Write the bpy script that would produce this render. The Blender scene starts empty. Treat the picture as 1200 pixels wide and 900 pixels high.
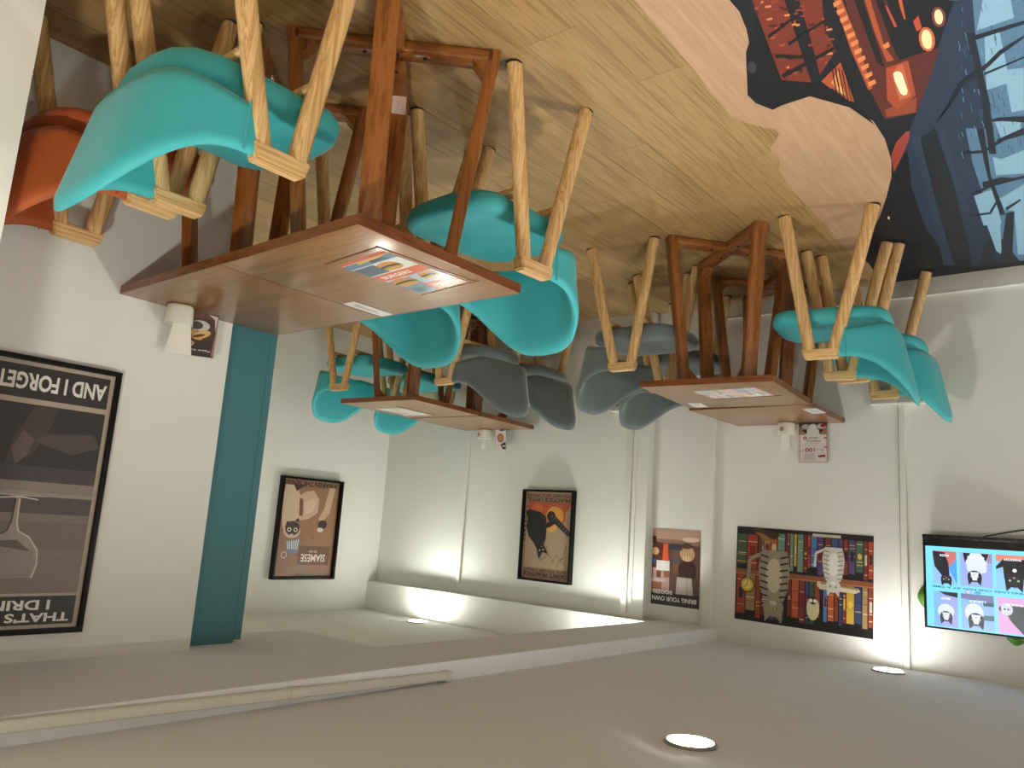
import bpy, bmesh, math, random
from mathutils import Vector, Matrix

random.seed(7)
PI = math.pi
scene = bpy.context.scene
col = scene.collection

# ------------------------------------------------------------------ camera
# the photograph was taken with the camera turned upside down (rolled by about 180 degrees)
CAM_R = [(-0.772496, 0.631472, -0.06704), (0.061461, 0.179425, 0.98185), (0.632039, 0.754354, -0.177416)]
F_PX = 923.29
EYE_H = 1.4
cam_data = bpy.data.cameras.new('camera')
cam_data.sensor_width = 36.0
cam_data.lens = F_PX / 1200.0 * 36.0
cam_data.clip_start = 0.02
cam = bpy.data.objects.new('camera', cam_data)
col.objects.link(cam)
rgt, dwn, fwd = (Vector(r) for r in CAM_R)
m = Matrix((rgt, -dwn, -fwd)).transposed().to_4x4()
m.translation = Vector((0, 0, EYE_H))
cam.matrix_world = m
scene.camera = cam

# ------------------------------------------------------------------ world, exposure
world = bpy.data.worlds.new('world')
scene.world = world
world.use_nodes = True
world.node_tree.nodes['Background'].inputs[0].default_value = (1.0, 0.95, 0.88, 1)
world.node_tree.nodes['Background'].inputs[1].default_value = 0.02
scene.view_settings.view_transform = 'Standard'
scene.view_settings.look = 'None'
scene.view_settings.gamma = 1.0
scene.view_settings.use_curve_mapping = False
scene.view_settings.exposure = 0.22
LAMP_MAIN, LAMP_ROOM, LAMP_WALL, LAMP_ALCOVE, LAMP_ALCOVE_WALL = 310.0, 540.0, 76.0, 120.0, 160.0   # radiance of the lamp lenses
COL_MAIN = (1.0, 0.985, 0.93)
COL_ALCOVE = (0.97, 1.0, 0.94)

# ------------------------------------------------------------------ helpers
def lin(c):
    def f(v):
        v = v / 255.0
        return v / 12.92 if v <= 0.04045 else ((v + 0.055) / 1.055) ** 2.4
    return (f(c[0]), f(c[1]), f(c[2]), 1.0)

def new_mat(name):
    mt = bpy.data.materials.new(name)
    mt.use_nodes = True
    nt = mt.node_tree
    return mt, nt, nt.nodes['Principled BSDF']

def paint_mat(name, c, rough=0.7, var=0.04, bump=0.02, scale=9.0):
    mt, nt, b = new_mat(name)
    tc = nt.nodes.new('ShaderNodeTexCoord')
    n = nt.nodes.new('ShaderNodeTexNoise'); n.inputs['Scale'].default_value = scale; n.inputs['Detail'].default_value = 6
    nt.links.new(tc.outputs['Object'], n.inputs['Vector'])
    r = nt.nodes.new('ShaderNodeMapRange')
    r.inputs['To Min'].default_value = 1 - var; r.inputs['To Max'].default_value = 1 + var
    nt.links.new(n.outputs['Fac'], r.inputs['Value'])
    mx = nt.nodes.new('ShaderNodeVectorMath'); mx.operation = 'SCALE'
    mx.inputs[0].default_value = lin(c)[:3]
    nt.links.new(r.outputs['Result'], mx.inputs['Scale'])
    nt.links.new(mx.outputs['Vector'], b.inputs['Base Color'])
    b.inputs['Roughness'].default_value = rough
    if bump:
        n2 = nt.nodes.new('ShaderNodeTexNoise'); n2.inputs['Scale'].default_value = scale * 8; n2.inputs['Detail'].default_value = 4
        nt.links.new(tc.outputs['Object'], n2.inputs['Vector'])
        bp = nt.nodes.new('ShaderNodeBump'); bp.inputs['Strength'].default_value = bump * 10; bp.inputs['Distance'].default_value = 0.002
        nt.links.new(n2.outputs['Fac'], bp.inputs['Height'])
        nt.links.new(bp.outputs['Normal'], b.inputs['Normal'])
    return mt

def wood_mat(name, c1, c2, stretch, rough=0.45, rnd=0.0, coat=0.0, ring=3.0):
    mt, nt, b = new_mat(name)
    tc = nt.nodes.new('ShaderNodeTexCoord')
    oi = nt.nodes.new('ShaderNodeObjectInfo')
    add = nt.nodes.new('ShaderNodeVectorMath'); add.operation = 'MULTIPLY_ADD'
    comb = nt.nodes.new('ShaderNodeCombineXYZ')
    for k in range(3):
        nt.links.new(oi.outputs['Random'], comb.inputs[k])
    add.inputs[1].default_value = (37.0, 53.0, 71.0)
    nt.links.new(comb.outputs[0], add.inputs[0])
    nt.links.new(tc.outputs['Object'], add.inputs[2])
    mp = nt.nodes.new('ShaderNodeMapping'); mp.inputs['Scale'].default_value = stretch
    nt.links.new(add.outputs[0], mp.inputs['Vector'])
    n = nt.nodes.new('ShaderNodeTexNoise'); n.inputs['Scale'].default_value = 1.0; n.inputs['Detail'].default_value = 5; n.inputs['Roughness'].default_value = 0.6
    n.inputs['Distortion'].default_value = 0.2
    nt.links.new(mp.outputs[0], n.inputs['Vector'])
    sn = nt.nodes.new('ShaderNodeMath'); sn.operation = 'MULTIPLY'; sn.inputs[1].default_value = ring
    nt.links.new(n.outputs['Fac'], sn.inputs[0])
    fr = nt.nodes.new('ShaderNodeMath'); fr.operation = 'PINGPONG'; fr.inputs[1].default_value = 0.5
    nt.links.new(sn.outputs[0], fr.inputs[0])
    n3 = nt.nodes.new('ShaderNodeTexNoise'); n3.inputs['Scale'].default_value = 6.0; n3.inputs['Detail'].default_value = 3
    nt.links.new(mp.outputs[0], n3.inputs['Vector'])
    ad = nt.nodes.new('ShaderNodeMath'); ad.operation = 'MULTIPLY_ADD'; ad.inputs[1].default_value = 0.55
    nt.links.new(n3.outputs['Fac'], ad.inputs[0]); nt.links.new(fr.outputs[0], ad.inputs[2])
    rp = nt.nodes.new('ShaderNodeValToRGB')
    rp.color_ramp.elements[0].position = 0.2; rp.color_ramp.elements[0].color = lin(c1)
    rp.color_ramp.elements[1].position = 0.75; rp.color_ramp.elements[1].color = lin(c2)
    nt.links.new(ad.outputs[0], rp.inputs[0])
    out = rp.outputs[0]
    if rnd:
        r = nt.nodes.new('ShaderNodeMapRange'); r.inputs['To Min'].default_value = 1 - rnd; r.inputs['To Max'].default_value = 1 + rnd
        nt.links.new(oi.outputs['Random'], r.inputs['Value'])
        sc = nt.nodes.new('ShaderNodeVectorMath'); sc.operation = 'SCALE'
        nt.links.new(out, sc.inputs[0]); nt.links.new(r.outputs[0], sc.inputs['Scale'])
        out = sc.outputs[0]
    nt.links.new(out, b.inputs['Base Color'])
    b.inputs['Roughness'].default_value = rough
    if coat:
        b.inputs['Coat Weight'].default_value = coat; b.inputs['Coat Roughness'].default_value = 0.15
    bp = nt.nodes.new('ShaderNodeBump'); bp.inputs['Strength'].default_value = 0.12; bp.inputs['Distance'].default_value = 0.001
    nt.links.new(ad.outputs[0], bp.inputs['Height']); nt.links.new(bp.outputs['Normal'], b.inputs['Normal'])
    return mt

def fabric_mat(name, c, rough=0.75, sheen=0.2, var=0.06, grain=500):
    mt, nt, b = new_mat(name)
    tc = nt.nodes.new('ShaderNodeTexCoord')
    n = nt.nodes.new('ShaderNodeTexNoise'); n.inputs['Scale'].default_value = 14; n.inputs['Detail'].default_value = 8
    nt.links.new(tc.outputs['Object'], n.inputs['Vector'])
    r = nt.nodes.new('ShaderNodeMapRange'); r.inputs['To Min'].default_value = 1 - var; r.inputs['To Max'].default_value = 1 + var
    nt.links.new(n.outputs['Fac'], r.inputs['Value'])
    sc = nt.nodes.new('ShaderNodeVectorMath'); sc.operation = 'SCALE'; sc.inputs[0].default_value = lin(c)[:3]
    nt.links.new(r.outputs[0], sc.inputs['Scale']); nt.links.new(sc.outputs[0], b.inputs['Base Color'])
    b.inputs['Roughness'].default_value = rough
    b.inputs['Sheen Weight'].default_value = sheen; b.inputs['Sheen Roughness'].default_value = 0.4
    n2 = nt.nodes.new('ShaderNodeTexNoise'); n2.inputs['Scale'].default_value = grain; n2.inputs['Detail'].default_value = 2
    nt.links.new(tc.outputs['Object'], n2.inputs['Vector'])
    bp = nt.nodes.new('ShaderNodeBump'); bp.inputs['Strength'].default_value = 0.15; bp.inputs['Distance'].default_value = 0.001
    nt.links.new(n2.outputs['Fac'], bp.inputs['Height']); nt.links.new(bp.outputs['Normal'], b.inputs['Normal'])
    return mt

def plain_mat(name, c, rough=0.5, metal=0.0):
    return_mat, nt, b = new_mat(name)
    tc = nt.nodes.new('ShaderNodeTexCoord')
    n = nt.nodes.new('ShaderNodeTexNoise'); n.inputs['Scale'].default_value = 30
    nt.links.new(tc.outputs['Object'], n.inputs['Vector'])
    r = nt.nodes.new('ShaderNodeMapRange'); r.inputs['To Min'].default_value = max(0, rough - .05); r.inputs['To Max'].default_value = min(1, rough + .05)
    nt.links.new(n.outputs['Fac'], r.inputs['Value']); nt.links.new(r.outputs[0], b.inputs['Roughness'])
    b.inputs['Base Color'].default_value = lin(c); b.inputs['Metallic'].default_value = metal
    return return_mat

def print_mat(name, rough=0.45, emit=0.0, spec=0.5):
    mt, nt, b = new_mat(name)
    a = nt.nodes.new('ShaderNodeVertexColor'); a.layer_name = 'Ink'
    if emit:
        b.inputs['Base Color'].default_value = (0.01, 0.01, 0.012, 1)
        nt.links.new(a.outputs['Color'], b.inputs['Emission Color'])
        b.inputs['Emission Strength'].default_value = emit
    else:
        tc = nt.nodes.new('ShaderNodeTexCoord')
        n = nt.nodes.new('ShaderNodeTexNoise'); n.inputs['Scale'].default_value = 60; n.inputs['Detail'].default_value = 6
        nt.links.new(tc.outputs['Object'], n.inputs['Vector'])
        r = nt.nodes.new('ShaderNodeMapRange'); r.inputs['To Min'].default_value = 0.86; r.inputs['To Max'].default_value = 1.12
        nt.links.new(n.outputs['Fac'], r.inputs['Value'])
        sc = nt.nodes.new('ShaderNodeVectorMath'); sc.operation = 'SCALE'
        nt.links.new(a.outputs['Color'], sc.inputs[0]); nt.links.new(r.outputs[0], sc.inputs['Scale'])
        nt.links.new(sc.outputs[0], b.inputs['Base Color'])
    b.inputs['Roughness'].default_value = rough
    b.inputs['Specular IOR Level'].default_value = spec
    return mt

def emit_mat(name, c, s):
    mt, nt, b = new_mat(name)
    b.inputs['Base Color'].default_value = (1, 1, 1, 1)
    b.inputs['Emission Color'].default_value = (*c, 1); b.inputs['Emission Strength'].default_value = s
    return mt

def link(name, me, mat=None, parent=None):
    o = bpy.data.objects.new(name, me)
    col.objects.link(o)
    if mat is not None:
        me.materials.append(mat)
    if parent is not None:
        o.parent = parent
    return o

def thing(name, label, cat, loc=(0, 0, 0), rz=0.0, group=None):
    o = bpy.data.objects.new(name, None)
    o.empty_display_size = 0.1
    col.objects.link(o)
    o.location = loc; o.rotation_euler = (0, 0, rz)
    tag(o, label, cat, group)
    return o

def tag(o, label, cat, group=None):
    o['label'] = label; o['category'] = cat
    if group: o['group'] = group
    return o

def struct(o):
    o['kind'] = 'structure'
    return o

def smooth(me, angle=40):
    for p in me.polygons: p.use_smooth = True
    try:
        me.set_sharp_from_angle(angle=math.radians(angle))
    except Exception:
        pass
    return me

def bm_mesh(bm, name, sm=True, angle=40):
    bmesh.ops.recalc_face_normals(bm, faces=bm.faces)
    me = bpy.data.meshes.new(name)
    bm.to_mesh(me); bm.free()
    if sm: smooth(me, angle)
    return me

def box_bm(lo, hi, bevel=0.0, seg=2):
    bm = bmesh.new()
    c = [(a + b) / 2 for a, b in zip(lo, hi)]; s = [b - a for a, b in zip(lo, hi)]
    bmesh.ops.create_cube(bm, size=1.0, matrix=Matrix.Translation(c) @ Matrix.Diagonal((*s, 1)))
    if bevel:
        bmesh.ops.bevel(bm, geom=bm.edges[:], offset=bevel, segments=seg, profile=0.7, affect='EDGES')
    return bm

def box(name, lo, hi, mat, parent=None, bevel=0.0, seg=2):
    return link(name, bm_mesh(box_bm(lo, hi, bevel, seg), name), mat, parent)

def beam_bm(p, q, w, d, side=(0, 1, 0), cham=0.3, w2=None, d2=None, bm=None):
    """octagonal bar from p to q; w along 'side', d across it; chamfered corners"""
    bm = bm or bmesh.new()
    p = Vector(p); q = Vector(q); ax = (q - p).normalized()
    s = Vector(side); s = (s - ax * s.dot(ax)).normalized(); t = ax.cross(s)
    rings = []
    for P, W, D in ((p, w, d), (q, w2 or w, d2 or d)):
        c = min(W, D) * cham
        pts = [(W/2 - c, -D/2), (W/2, -D/2 + c), (W/2, D/2 - c), (W/2 - c, D/2), (-W/2 + c, D/2), (-W/2, D/2 - c), (-W/2, -D/2 + c), (-W/2 + c, -D/2)]
        rings.append([bm.verts.new(P + s * a + t * b) for a, b in pts])
    for k in range(8):
        bm.faces.new((rings[0][k], rings[0][(k+1) % 8], rings[1][(k+1) % 8], rings[1][k]))
    bm.faces.new(rings[0][::-1]); bm.faces.new(rings[1])
    return bm

def beam(name, p, q, w, d, mat, parent=None, **kw):
    return link(name, bm_mesh(beam_bm(p, q, w, d, **kw), name, angle=60), mat, parent)

def tube_bm(pts, r, n=8, bm=None):
    bm = bm or bmesh.new()
    pts = [Vector(p) for p in pts]; prev = None; rings = []
    for i, p in enumerate(pts):
        t = (pts[min(i+1, len(pts)-1)] - pts[max(i-1, 0)]).normalized()
        u = t.orthogonal().normalized() if prev is None else (prev - t * prev.dot(t)).normalized()
        prev = u; v = t.cross(u)
        rings.append([bm.verts.new(p + (u * math.cos(2*PI*k/n) + v * math.sin(2*PI*k/n)) * r) for k in range(n)])
    for a, b in zip(rings, rings[1:]):
        for k in range(n):
            bm.faces.new((a[k], a[(k+1) % n], b[(k+1) % n], b[k]))
    bm.faces.new(rings[0][::-1]); bm.faces.new(rings[-1])
    return bm

def lathe_bm(prof, n=32, bm=None, center=(0, 0, 0), sq=0.0):
    """prof: list of (r,z); sq>0 pushes the round section towards a rounded square"""
    bm = bm or bmesh.new(); rings = []
    for r, z in prof:
        ring = []
        for k in range(n):
            a = 2*PI*k/n; c, s = math.cos(a), math.sin(a)
            e = (abs(c)**(2+6*sq) + abs(s)**(2+6*sq)) ** (-1/(2+6*sq))
            ring.append(bm.verts.new((center[0] + r*e*c, center[1] + r*e*s, center[2] + z)))
        rings.append(ring)
    for a, b in zip(rings, rings[1:]):
        for k in range(n):
            bm.faces.new((a[k], a[(k+1) % n], b[(k+1) % n], b[k]))
    bm.faces.new(rings[0][::-1]); bm.faces.new(rings[-1])
    return bm

def copy_tree(o, parent=None):
    c = o.copy(); col.objects.link(c)
    if parent is not None: c.parent = parent
    for ch in [x for x in bpy.data.objects if x.parent == o]:
        copy_tree(ch, c)
    return c

# ------------------------------------------------------------------ flat prints (ink laid on a sheet, in thin layers)
_text_cache = {}
def text_tris(s, bold=0.0, shear=0.0):
    key = (s, bold, shear)
    if key not in _text_cache:
        cu = bpy.data.curves.new('lettering', 'FONT'); cu.body = s; cu.offset = bold; cu.shear = shear; cu.resolution_u = 3
        o = bpy.data.objects.new('lettering', cu); col.objects.link(o)
        dg = bpy.context.evaluated_depsgraph_get()
        me = bpy.data.meshes.new_from_object(o.evaluated_get(dg))
        V = [(v.co.x, v.co.y) for v in me.vertices]; Fs = [tuple(p.vertices) for p in me.polygons]
        bpy.data.objects.remove(o); bpy.data.curves.remove(cu); bpy.data.meshes.remove(me)
        _text_cache[key] = (V, Fs)
    return _text_cache[key]

class Ink:
    """collects coloured outlines in sheet coordinates (u right, v up, 0..1)"""
    def __init__(s, W, H, step=0.0004):
        s.W, s.H, s.step = W, H, step; s.bm = bmesh.new(); s.n = 0
        s.lay = s.bm.loops.layers.float_color.new('Ink')
    def poly(s, pts, c, L=1):
        s.n += 1; off = -L * s.step - (s.n % 60) * s.step / 80      # never two inks in one plane
        vs = [s.bm.verts.new((u * s.W, off, v * s.H)) for u, v in pts]
        try: f = s.bm.faces.new(vs)
        except ValueError: return
        cl = lin(c)
        f.normal_update()
        if f.normal.y > 0: f.normal_flip()
        r = bmesh.ops.triangulate(s.bm, faces=[f], quad_method='BEAUTY', ngon_method='EAR_CLIP') if len(pts) > 4 else {'faces': [f]}
        for g in r['faces']:
            for lp in g.loops: lp[s.lay] = cl
    def rect(s, u0, v0, u1, v1, c, L=1):
        s.poly([(u0, v0), (u1, v0), (u1, v1), (u0, v1)], c, L)
    def ell(s, cu, cv, ru, rv, c, L=1, rot=0.0, n=20, a0=0.0, a1=2*PI):
        # radii in sheet units of the width so that circles stay round
        k = s.W / s.H
        full = abs(a1 - a0 - 2*PI) < 1e-6
        pts = []
        for i in range(n if full else n + 1):
            t = a0 + (a1 - a0) * i / n
            x, y = ru * math.cos(t), rv * math.sin(t)
            pts.append((cu + x*math.cos(rot) - y*math.sin(rot), cv + (x*math.sin(rot) + y*math.cos(rot)) * k))
        s.poly(pts, c, L)
    def line(s, pts, w, c, L=1):
        k = s.W / s.H
        for (a, b), (d, e) in zip(pts, pts[1:]):
            dx, dy = d - a, (e - b) / k; l = math.hypot(dx, dy) or 1
            nx, ny = -dy / l * w / 2, dx / l * w / 2 * k
            s.poly([(a - nx, b - ny), (d - nx, e - ny), (d + nx, e + ny), (a + nx, b + ny)], c, L)
    def text(s, t, u0, v0, u1, v1, c, L=2, bold=0.02, shear=0.0):
        V, Fs = text_tris(t, bold, shear)
        if not V: return
        x0 = min(v[0] for v in V); x1 = max(v[0] for v in V); y0 = min(v[1] for v in V); y1 = max(v[1] for v in V)
        s.n += 1; off = -L * s.step - (s.n % 60) * s.step / 80
        vs = [s.bm.verts.new(((u0 + (x-x0)/(x1-x0)*(u1-u0)) * s.W, off, (v0 + (y-y0)/(y1-y0)*(v1-v0)) * s.H)) for x, y in V]
        cl = lin(c)
        for fv in Fs:
            try: f = s.bm.faces.new([vs[i] for i in fv])
            except ValueError: continue
            f.normal_update()
            if f.normal.y > 0: f.normal_flip()
            for lp in f.loops: lp[s.lay] = cl
    def build(s, name, mat, parent=None, sheet=None, back=(245, 243, 238)):
        if sheet:   # the paper or board itself, with thickness
            r = bmesh.ops.create_cube(s.bm, size=1.0, matrix=Matrix.Translation((s.W/2, sheet/2, s.H/2)) @ Matrix.Diagonal((s.W, sheet, s.H, 1)))
            cl = lin(back)
            for f in {f for v in r['verts'] for f in v.link_faces}:
                for lp in f.loops: lp[s.lay] = cl
        me = bpy.data.meshes.new(name); s.bm.to_mesh(me); s.bm.free()
        return link(name, me, mat, parent)

# ------------------------------------------------------------------ materials
M = {}
M['wall'] = paint_mat('wall_paint', (230, 228, 220), 0.75, 0.02, 0.012, 6)
M['wall_board'] = paint_mat('board_wall_paint', (226, 227, 218), 0.7, 0.025, 0.02, 5)
M['ceiling'] = paint_mat('ceiling_paint', (240, 241, 243), 0.85, 0.02, 0.006, 4)
M['ceil_white'] = paint_mat('alcove_ceiling_paint', (236, 236, 228), 0.85, 0.02, 0.006, 4)
M['trim'] = paint_mat('trim_paint', (228, 226, 216), 0.55, 0.015, 0.004, 8)
M['teal_wall'] = paint_mat('teal_wall_paint', (66, 120, 128), 0.6, 0.05, 0.01, 5)
M['skirting'] = paint_mat('skirting_paint', (212, 208, 198), 0.6, 0.03, 0.01, 8)
M['oak'] = wood_mat('pale_oak', (182, 138, 82), (228, 190, 134), (48, 48, 1.5), 0.42, 0.06, ring=5)
M['walnut'] = wood_mat('stained_brown_wood', (100, 54, 18), (150, 90, 38), (40, 40, 1.6), 0.34, 0.08, 0.25)
M['tabletop'] = wood_mat('tabletop_veneer', (106, 70, 32), (138, 96, 50), (1.8, 44, 44), 0.33, 0.08, 0.35)
M['table_edge'] = wood_mat('table_edge_band', (88, 46, 20), (128, 72, 32), (8, 8, 60), 0.35, 0.05, 0.2)
M['floor'] = paint_mat('floor_base', (96, 72, 46), 0.7)
M['plank'] = wood_mat('oak_floor_plank', (134, 103, 62), (172, 139, 91), (60, 2.2, 60), 0.5, 0.10, 0.0, ring=3)
M['teal'] = fabric_mat('teal_fabric', (58, 168, 172), 0.62, 0.12, 0.04)
M['orange'] = fabric_mat('orange_fabric', (170, 80, 28), 0.65, 0.15, 0.06)
M['grey'] = fabric_mat('grey_fabric', (98, 108, 108), 0.85, 0.45, 0.10, 260)
M['black'] = plain_mat('black_rubber', (22, 20, 20), 0.6)
M['frame_black'] = plain_mat('black_picture_frame', (8, 8, 8), 0.4)
M['frame_black'].node_tree.nodes['Principled BSDF'].inputs['Specular IOR Level'].default_value = 0.2
M['ceramic'] = plain_mat('white_glazed_ceramic', (228, 224, 206), 0.18)
M['paper'] = paint_mat('paper_napkin', (236, 232, 220), 0.9, 0.03, 0.02, 20)
M['pvc'] = plain_mat('white_plastic_trunking', (226, 222, 212), 0.4)
M['print'] = print_mat('printed_ink', 0.4)
M['floor_print'] = print_mat('printed_floor_film', 0.55, spec=0.35)
M['gloss_print'] = print_mat('glossy_printed_ink', 0.16)
M['screen'] = print_mat('tv_picture', 0.2, emit=1.15)
M['tv_plastic'] = plain_mat('black_tv_plastic', (14, 14, 15), 0.28)
M['steel'] = plain_mat('brushed_steel', (170, 168, 160), 0.3, 0.9)
M['grey_plastic'] = plain_mat('grey_socket_plate', (176, 174, 168), 0.35)
M['leaf'] = fabric_mat('green_leaf', (86, 140, 52), 0.4, 0.05, 0.15, 90)
M['lens'] = emit_mat('lamp_lens', COL_MAIN, LAMP_MAIN)
M['lens_room'] = emit_mat('room_lamp_lens', COL_MAIN, LAMP_ROOM)
M['lens_wall'] = emit_mat('wall_side_lamp_lens', (1.0, 1.0, 0.97), LAMP_WALL)
M['lens_cool'] = emit_mat('alcove_lamp_lens', COL_ALCOVE, LAMP_ALCOVE)
M['lens_cool_wall'] = emit_mat('alcove_wall_side_lamp_lens', COL_ALCOVE, LAMP_ALCOVE_WALL)
mt, nt, b = new_mat('clear_plastic')
b.inputs['Base Color'].default_value = (0.96, 0.93, 0.9, 1); b.inputs['Transmission Weight'].default_value = 1.0
b.inputs['Roughness'].default_value = 0.04; b.inputs['IOR'].default_value = 1.3
M['clear'] = mt

# ------------------------------------------------------------------ the setting
X_A, X_BEAM, X_ALC = 2.60, 2.00, 4.82          # wall with the drinking poster, beam face, alcove end wall
Y_B, Y_G = 4.33, 4.26                          # back wall, boarded back wall of the alcove
Z_MAIN, Z_LOW, Z_ALC = 1.95, 1.885, 2.10       # main ceiling, dropped ceiling, alcove ceiling
X_L, Y_F = -2.2, -1.4                          # walls outside the frame

floor = struct(box('floor', (X_L, Y_F, -0.06), (X_ALC, Y_B, -0.007), M['floor']))
pw, pl, gap = 0.175, 1.18, 0.0012
plank_src = {}
i0 = int(math.floor((X_L - 1.03) / pw)); i1 = int(math.ceil((X_ALC - 1.03) / pw))
for i in range(i0, i1):
    x0 = 1.03 + i * pw; x1 = min(x0 + pw, X_ALC); x0 = max(x0, X_L)
    if x1 - x0 < 0.02: continue
    off = {0: 1.95, 1: 1.61}.get(i, 1.95 - ((i * 0.41) % pl))
    y = off - pl * math.ceil((off - Y_F) / pl)
    while y < Y_B:
        a, c = max(y, Y_F), min(y + pl, Y_B)
        if c - a > 0.02:
            key = (round(x1 - x0, 4), round(c - a, 4))
            if key not in plank_src:
                me = bm_mesh(box_bm((-(x1-x0)/2 + gap/2, -(c-a)/2 + gap/2, -0.007), ((x1-x0)/2 - gap/2, (c-a)/2 - gap/2, 0), 0.0006, 1), 'plank', False)
                me.materials.append(M['plank']); plank_src[key] = me
            o = bpy.data.objects.new('plank', plank_src[key]); col.objects.link(o)
            o.location = ((x0 + x1) / 2, (a + c) / 2, 0); o.parent = floor
        y += pl

T = 0.08
struct(box('wall_back', (X_L - T, Y_B, 0), (2.44, Y_B + T, 2.2), M['wall']))
struct(box('wall_alcove_back', (2.44, Y_G, 0), (X_ALC + T, Y_B + T, 2.2), M['wall_board'], bevel=0.004))
struct(box('wall_alcove_end', (X_ALC, 1.38, 0), (X_ALC + T, Y_G, 2.2), M['wall']))
struct(box('wall_right', (X_A, 0.50, 0), (X_A + 0.08, 1.492, Z_LOW), M['wall']))
struct(box('wall_alcove_side', (X_A + 0.16, 1.38, 0), (X_ALC, 1.49, 2.2), M['wall']))
tw = struct(box('wall_teal', (2.655, 1.495, 0.60), (2.76, 1.690, Z_LOW), M['teal_wall'], bevel=0.004))
box('edge_strip', (2.660, 1.693, 0.60), (2.76, 1.724, Z_LOW - 0.010), M['teal_wall'], tw, bevel=0.002)
# rough, chipped corner of the near pier
bm = box_bm((X_BEAM, Y_F, 0), (X_A + 0.08, 0.556, Z_MAIN))
es = [e for e in bm.edges if abs(e.verts[0].co.x - X_BEAM) < 1e-4 and abs(e.verts[1].co.x - X_BEAM) < 1e-4 and abs(e.verts[0].co.y - .556) < 1e-4 and abs(e.verts[1].co.y - .556) < 1e-4]
bmesh.ops.subdivide_edges(bm, edges=es, cuts=70)
rg = random.Random(3)
for v in bm.verts:
    if abs(v.co.x - X_BEAM) < 1e-4 and abs(v.co.y - .556) < 1e-4 and 0 < v.co.z < Z_MAIN:
        v.co.y -= abs(rg.gauss(0, 0.0012)) + (0.006 if rg.random() < 0.06 else 0)
struct(link('wall_pier', bm_mesh(bm, 'wall_pier', False), M['wall']))
struct(box('wall_left', (X_L - T, Y_F, 0), (X_L, Y_B, 2.2), M['wall']))
struct(box('wall_front', (X_L, Y_F - T, 0), (X_BEAM, Y_F, 2.2), M['wall']))

struct(box('ceiling', (X_L, Y_F, Z_MAIN), (X_BEAM, Y_B, 2.2), M['ceiling']))
bm = bmesh.new()      # dropped ceiling: one L-shaped slab, its left face is the beam seen from below
pts = [(X_BEAM, 0.5), (2.84, 0.5), (2.84, 2.112), (2.352, 2.112), (2.352, Y_B), (X_BEAM, Y_B)]
lo = [bm.verts.new((x, y, Z_LOW)) for x, y in pts]; hi = [bm.verts.new((x, y, 2.2)) for x, y in pts]
bm.faces.new(lo); bm.faces.new(hi)
for k in range(6): bm.faces.new((lo[k], lo[(k+1) % 6], hi[(k+1) % 6], hi[k]))
struct(link('ceiling_lower', bm_mesh(bm, 'ceiling_lower', False), M['ceiling']))
struct(box('ceiling_alcove', (2.352, 1.38, Z_ALC), (X_ALC, Y_B, 2.2), M['ceil_white']))
struct(box('trim_1', (2.354, 4.172, Z_LOW + 0.004), (X_ALC - 0.001, Y_G - 0.001, Z_ALC), M['ceil_white'], bevel=0.003))   # bulkhead over the boarded wall
# casings, battens and the skirting
struct(box('trim_2', (2.03, 4.302, 0.0), (2.086, Y_B, Z_MAIN), M['trim'], bevel=0.003))
struct(box('trim_3', (1.000, 4.308, 0.655), (1.030, Y_B, Z_MAIN), M['trim'], bevel=0.003))
struct(box('trim_4', (1.034, 4.318, 0.655), (1.046, Y_B, Z_MAIN), M['trim'], bevel=0.002))
struct(box('trim_5', (2.545, 4.238, 0.66), (2.585, Y_G, 1.862), M['trim'], bevel=0.003))
struct(box('trim_6', (2.515, 4.250, 0.0), (2.540, Y_G, 1.884), M['trim'], bevel=0.002))
struct(box('trim_7', (3.925, 4.244, 0.0), (3.960, Y_G, 1.82), M['trim'], bevel=0.003))
struct(box('trim_8', (3.965, 4.252, 0.0), (3.972, Y_G, 1.882), M['trim'], bevel=0.001))
sk = struct(box('baseboard_back', (X_L, 4.314, 0), (2.03, Y_B, 0.086), M['skirting'], bevel=0.002))
box('ledge_highlight', (X_L, 4.312, 0.086), (2.03, Y_B, 0.092), M['trim'], sk, bevel=0.001)  # lighter strip paints the highlight along the top ledge of the skirting

# ------------------------------------------------------------------ downlights
def downlight(loc, label, group, lens, r=0.062, tilt=0.0):
    t = thing('downlight', label, 'ceiling light', loc, 0, group)
    prof = [(r + .010, 0.0), (r + .012, -.002), (r + .012, -.004), (r + .006, -.0088), (r + .001, -.0088), (r, -.004), (r, 0.0)]
    bm = bmesh.new(); n = 40; rings = []
    for rr, z in prof:
        rings.append([bm.verts.new((rr * math.cos(2*PI*k/n), rr * math.sin(2*PI*k/n), z)) for k in range(n)])
    for a, b2 in zip(rings, rings[1:]):
        for k in range(n): bm.faces.new((a[k], a[(k+1) % n], b2[(k+1) % n], b2[k]))
    link('trim_ring', bm_mesh(bm, 'trim_ring'), M['steel'], t)
    # proud lens: a shallow glowing drum, it lights the room by itself
    bm = lathe_bm([(r - .001, -.001), (r - .001, -.008), (r - .003, -.0098), (r - .010, -.0104)], 40)
    link('lens', bm_mesh(bm, 'lens'), lens, t).rotation_euler = (tilt, 0, 0)
    return t

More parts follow.
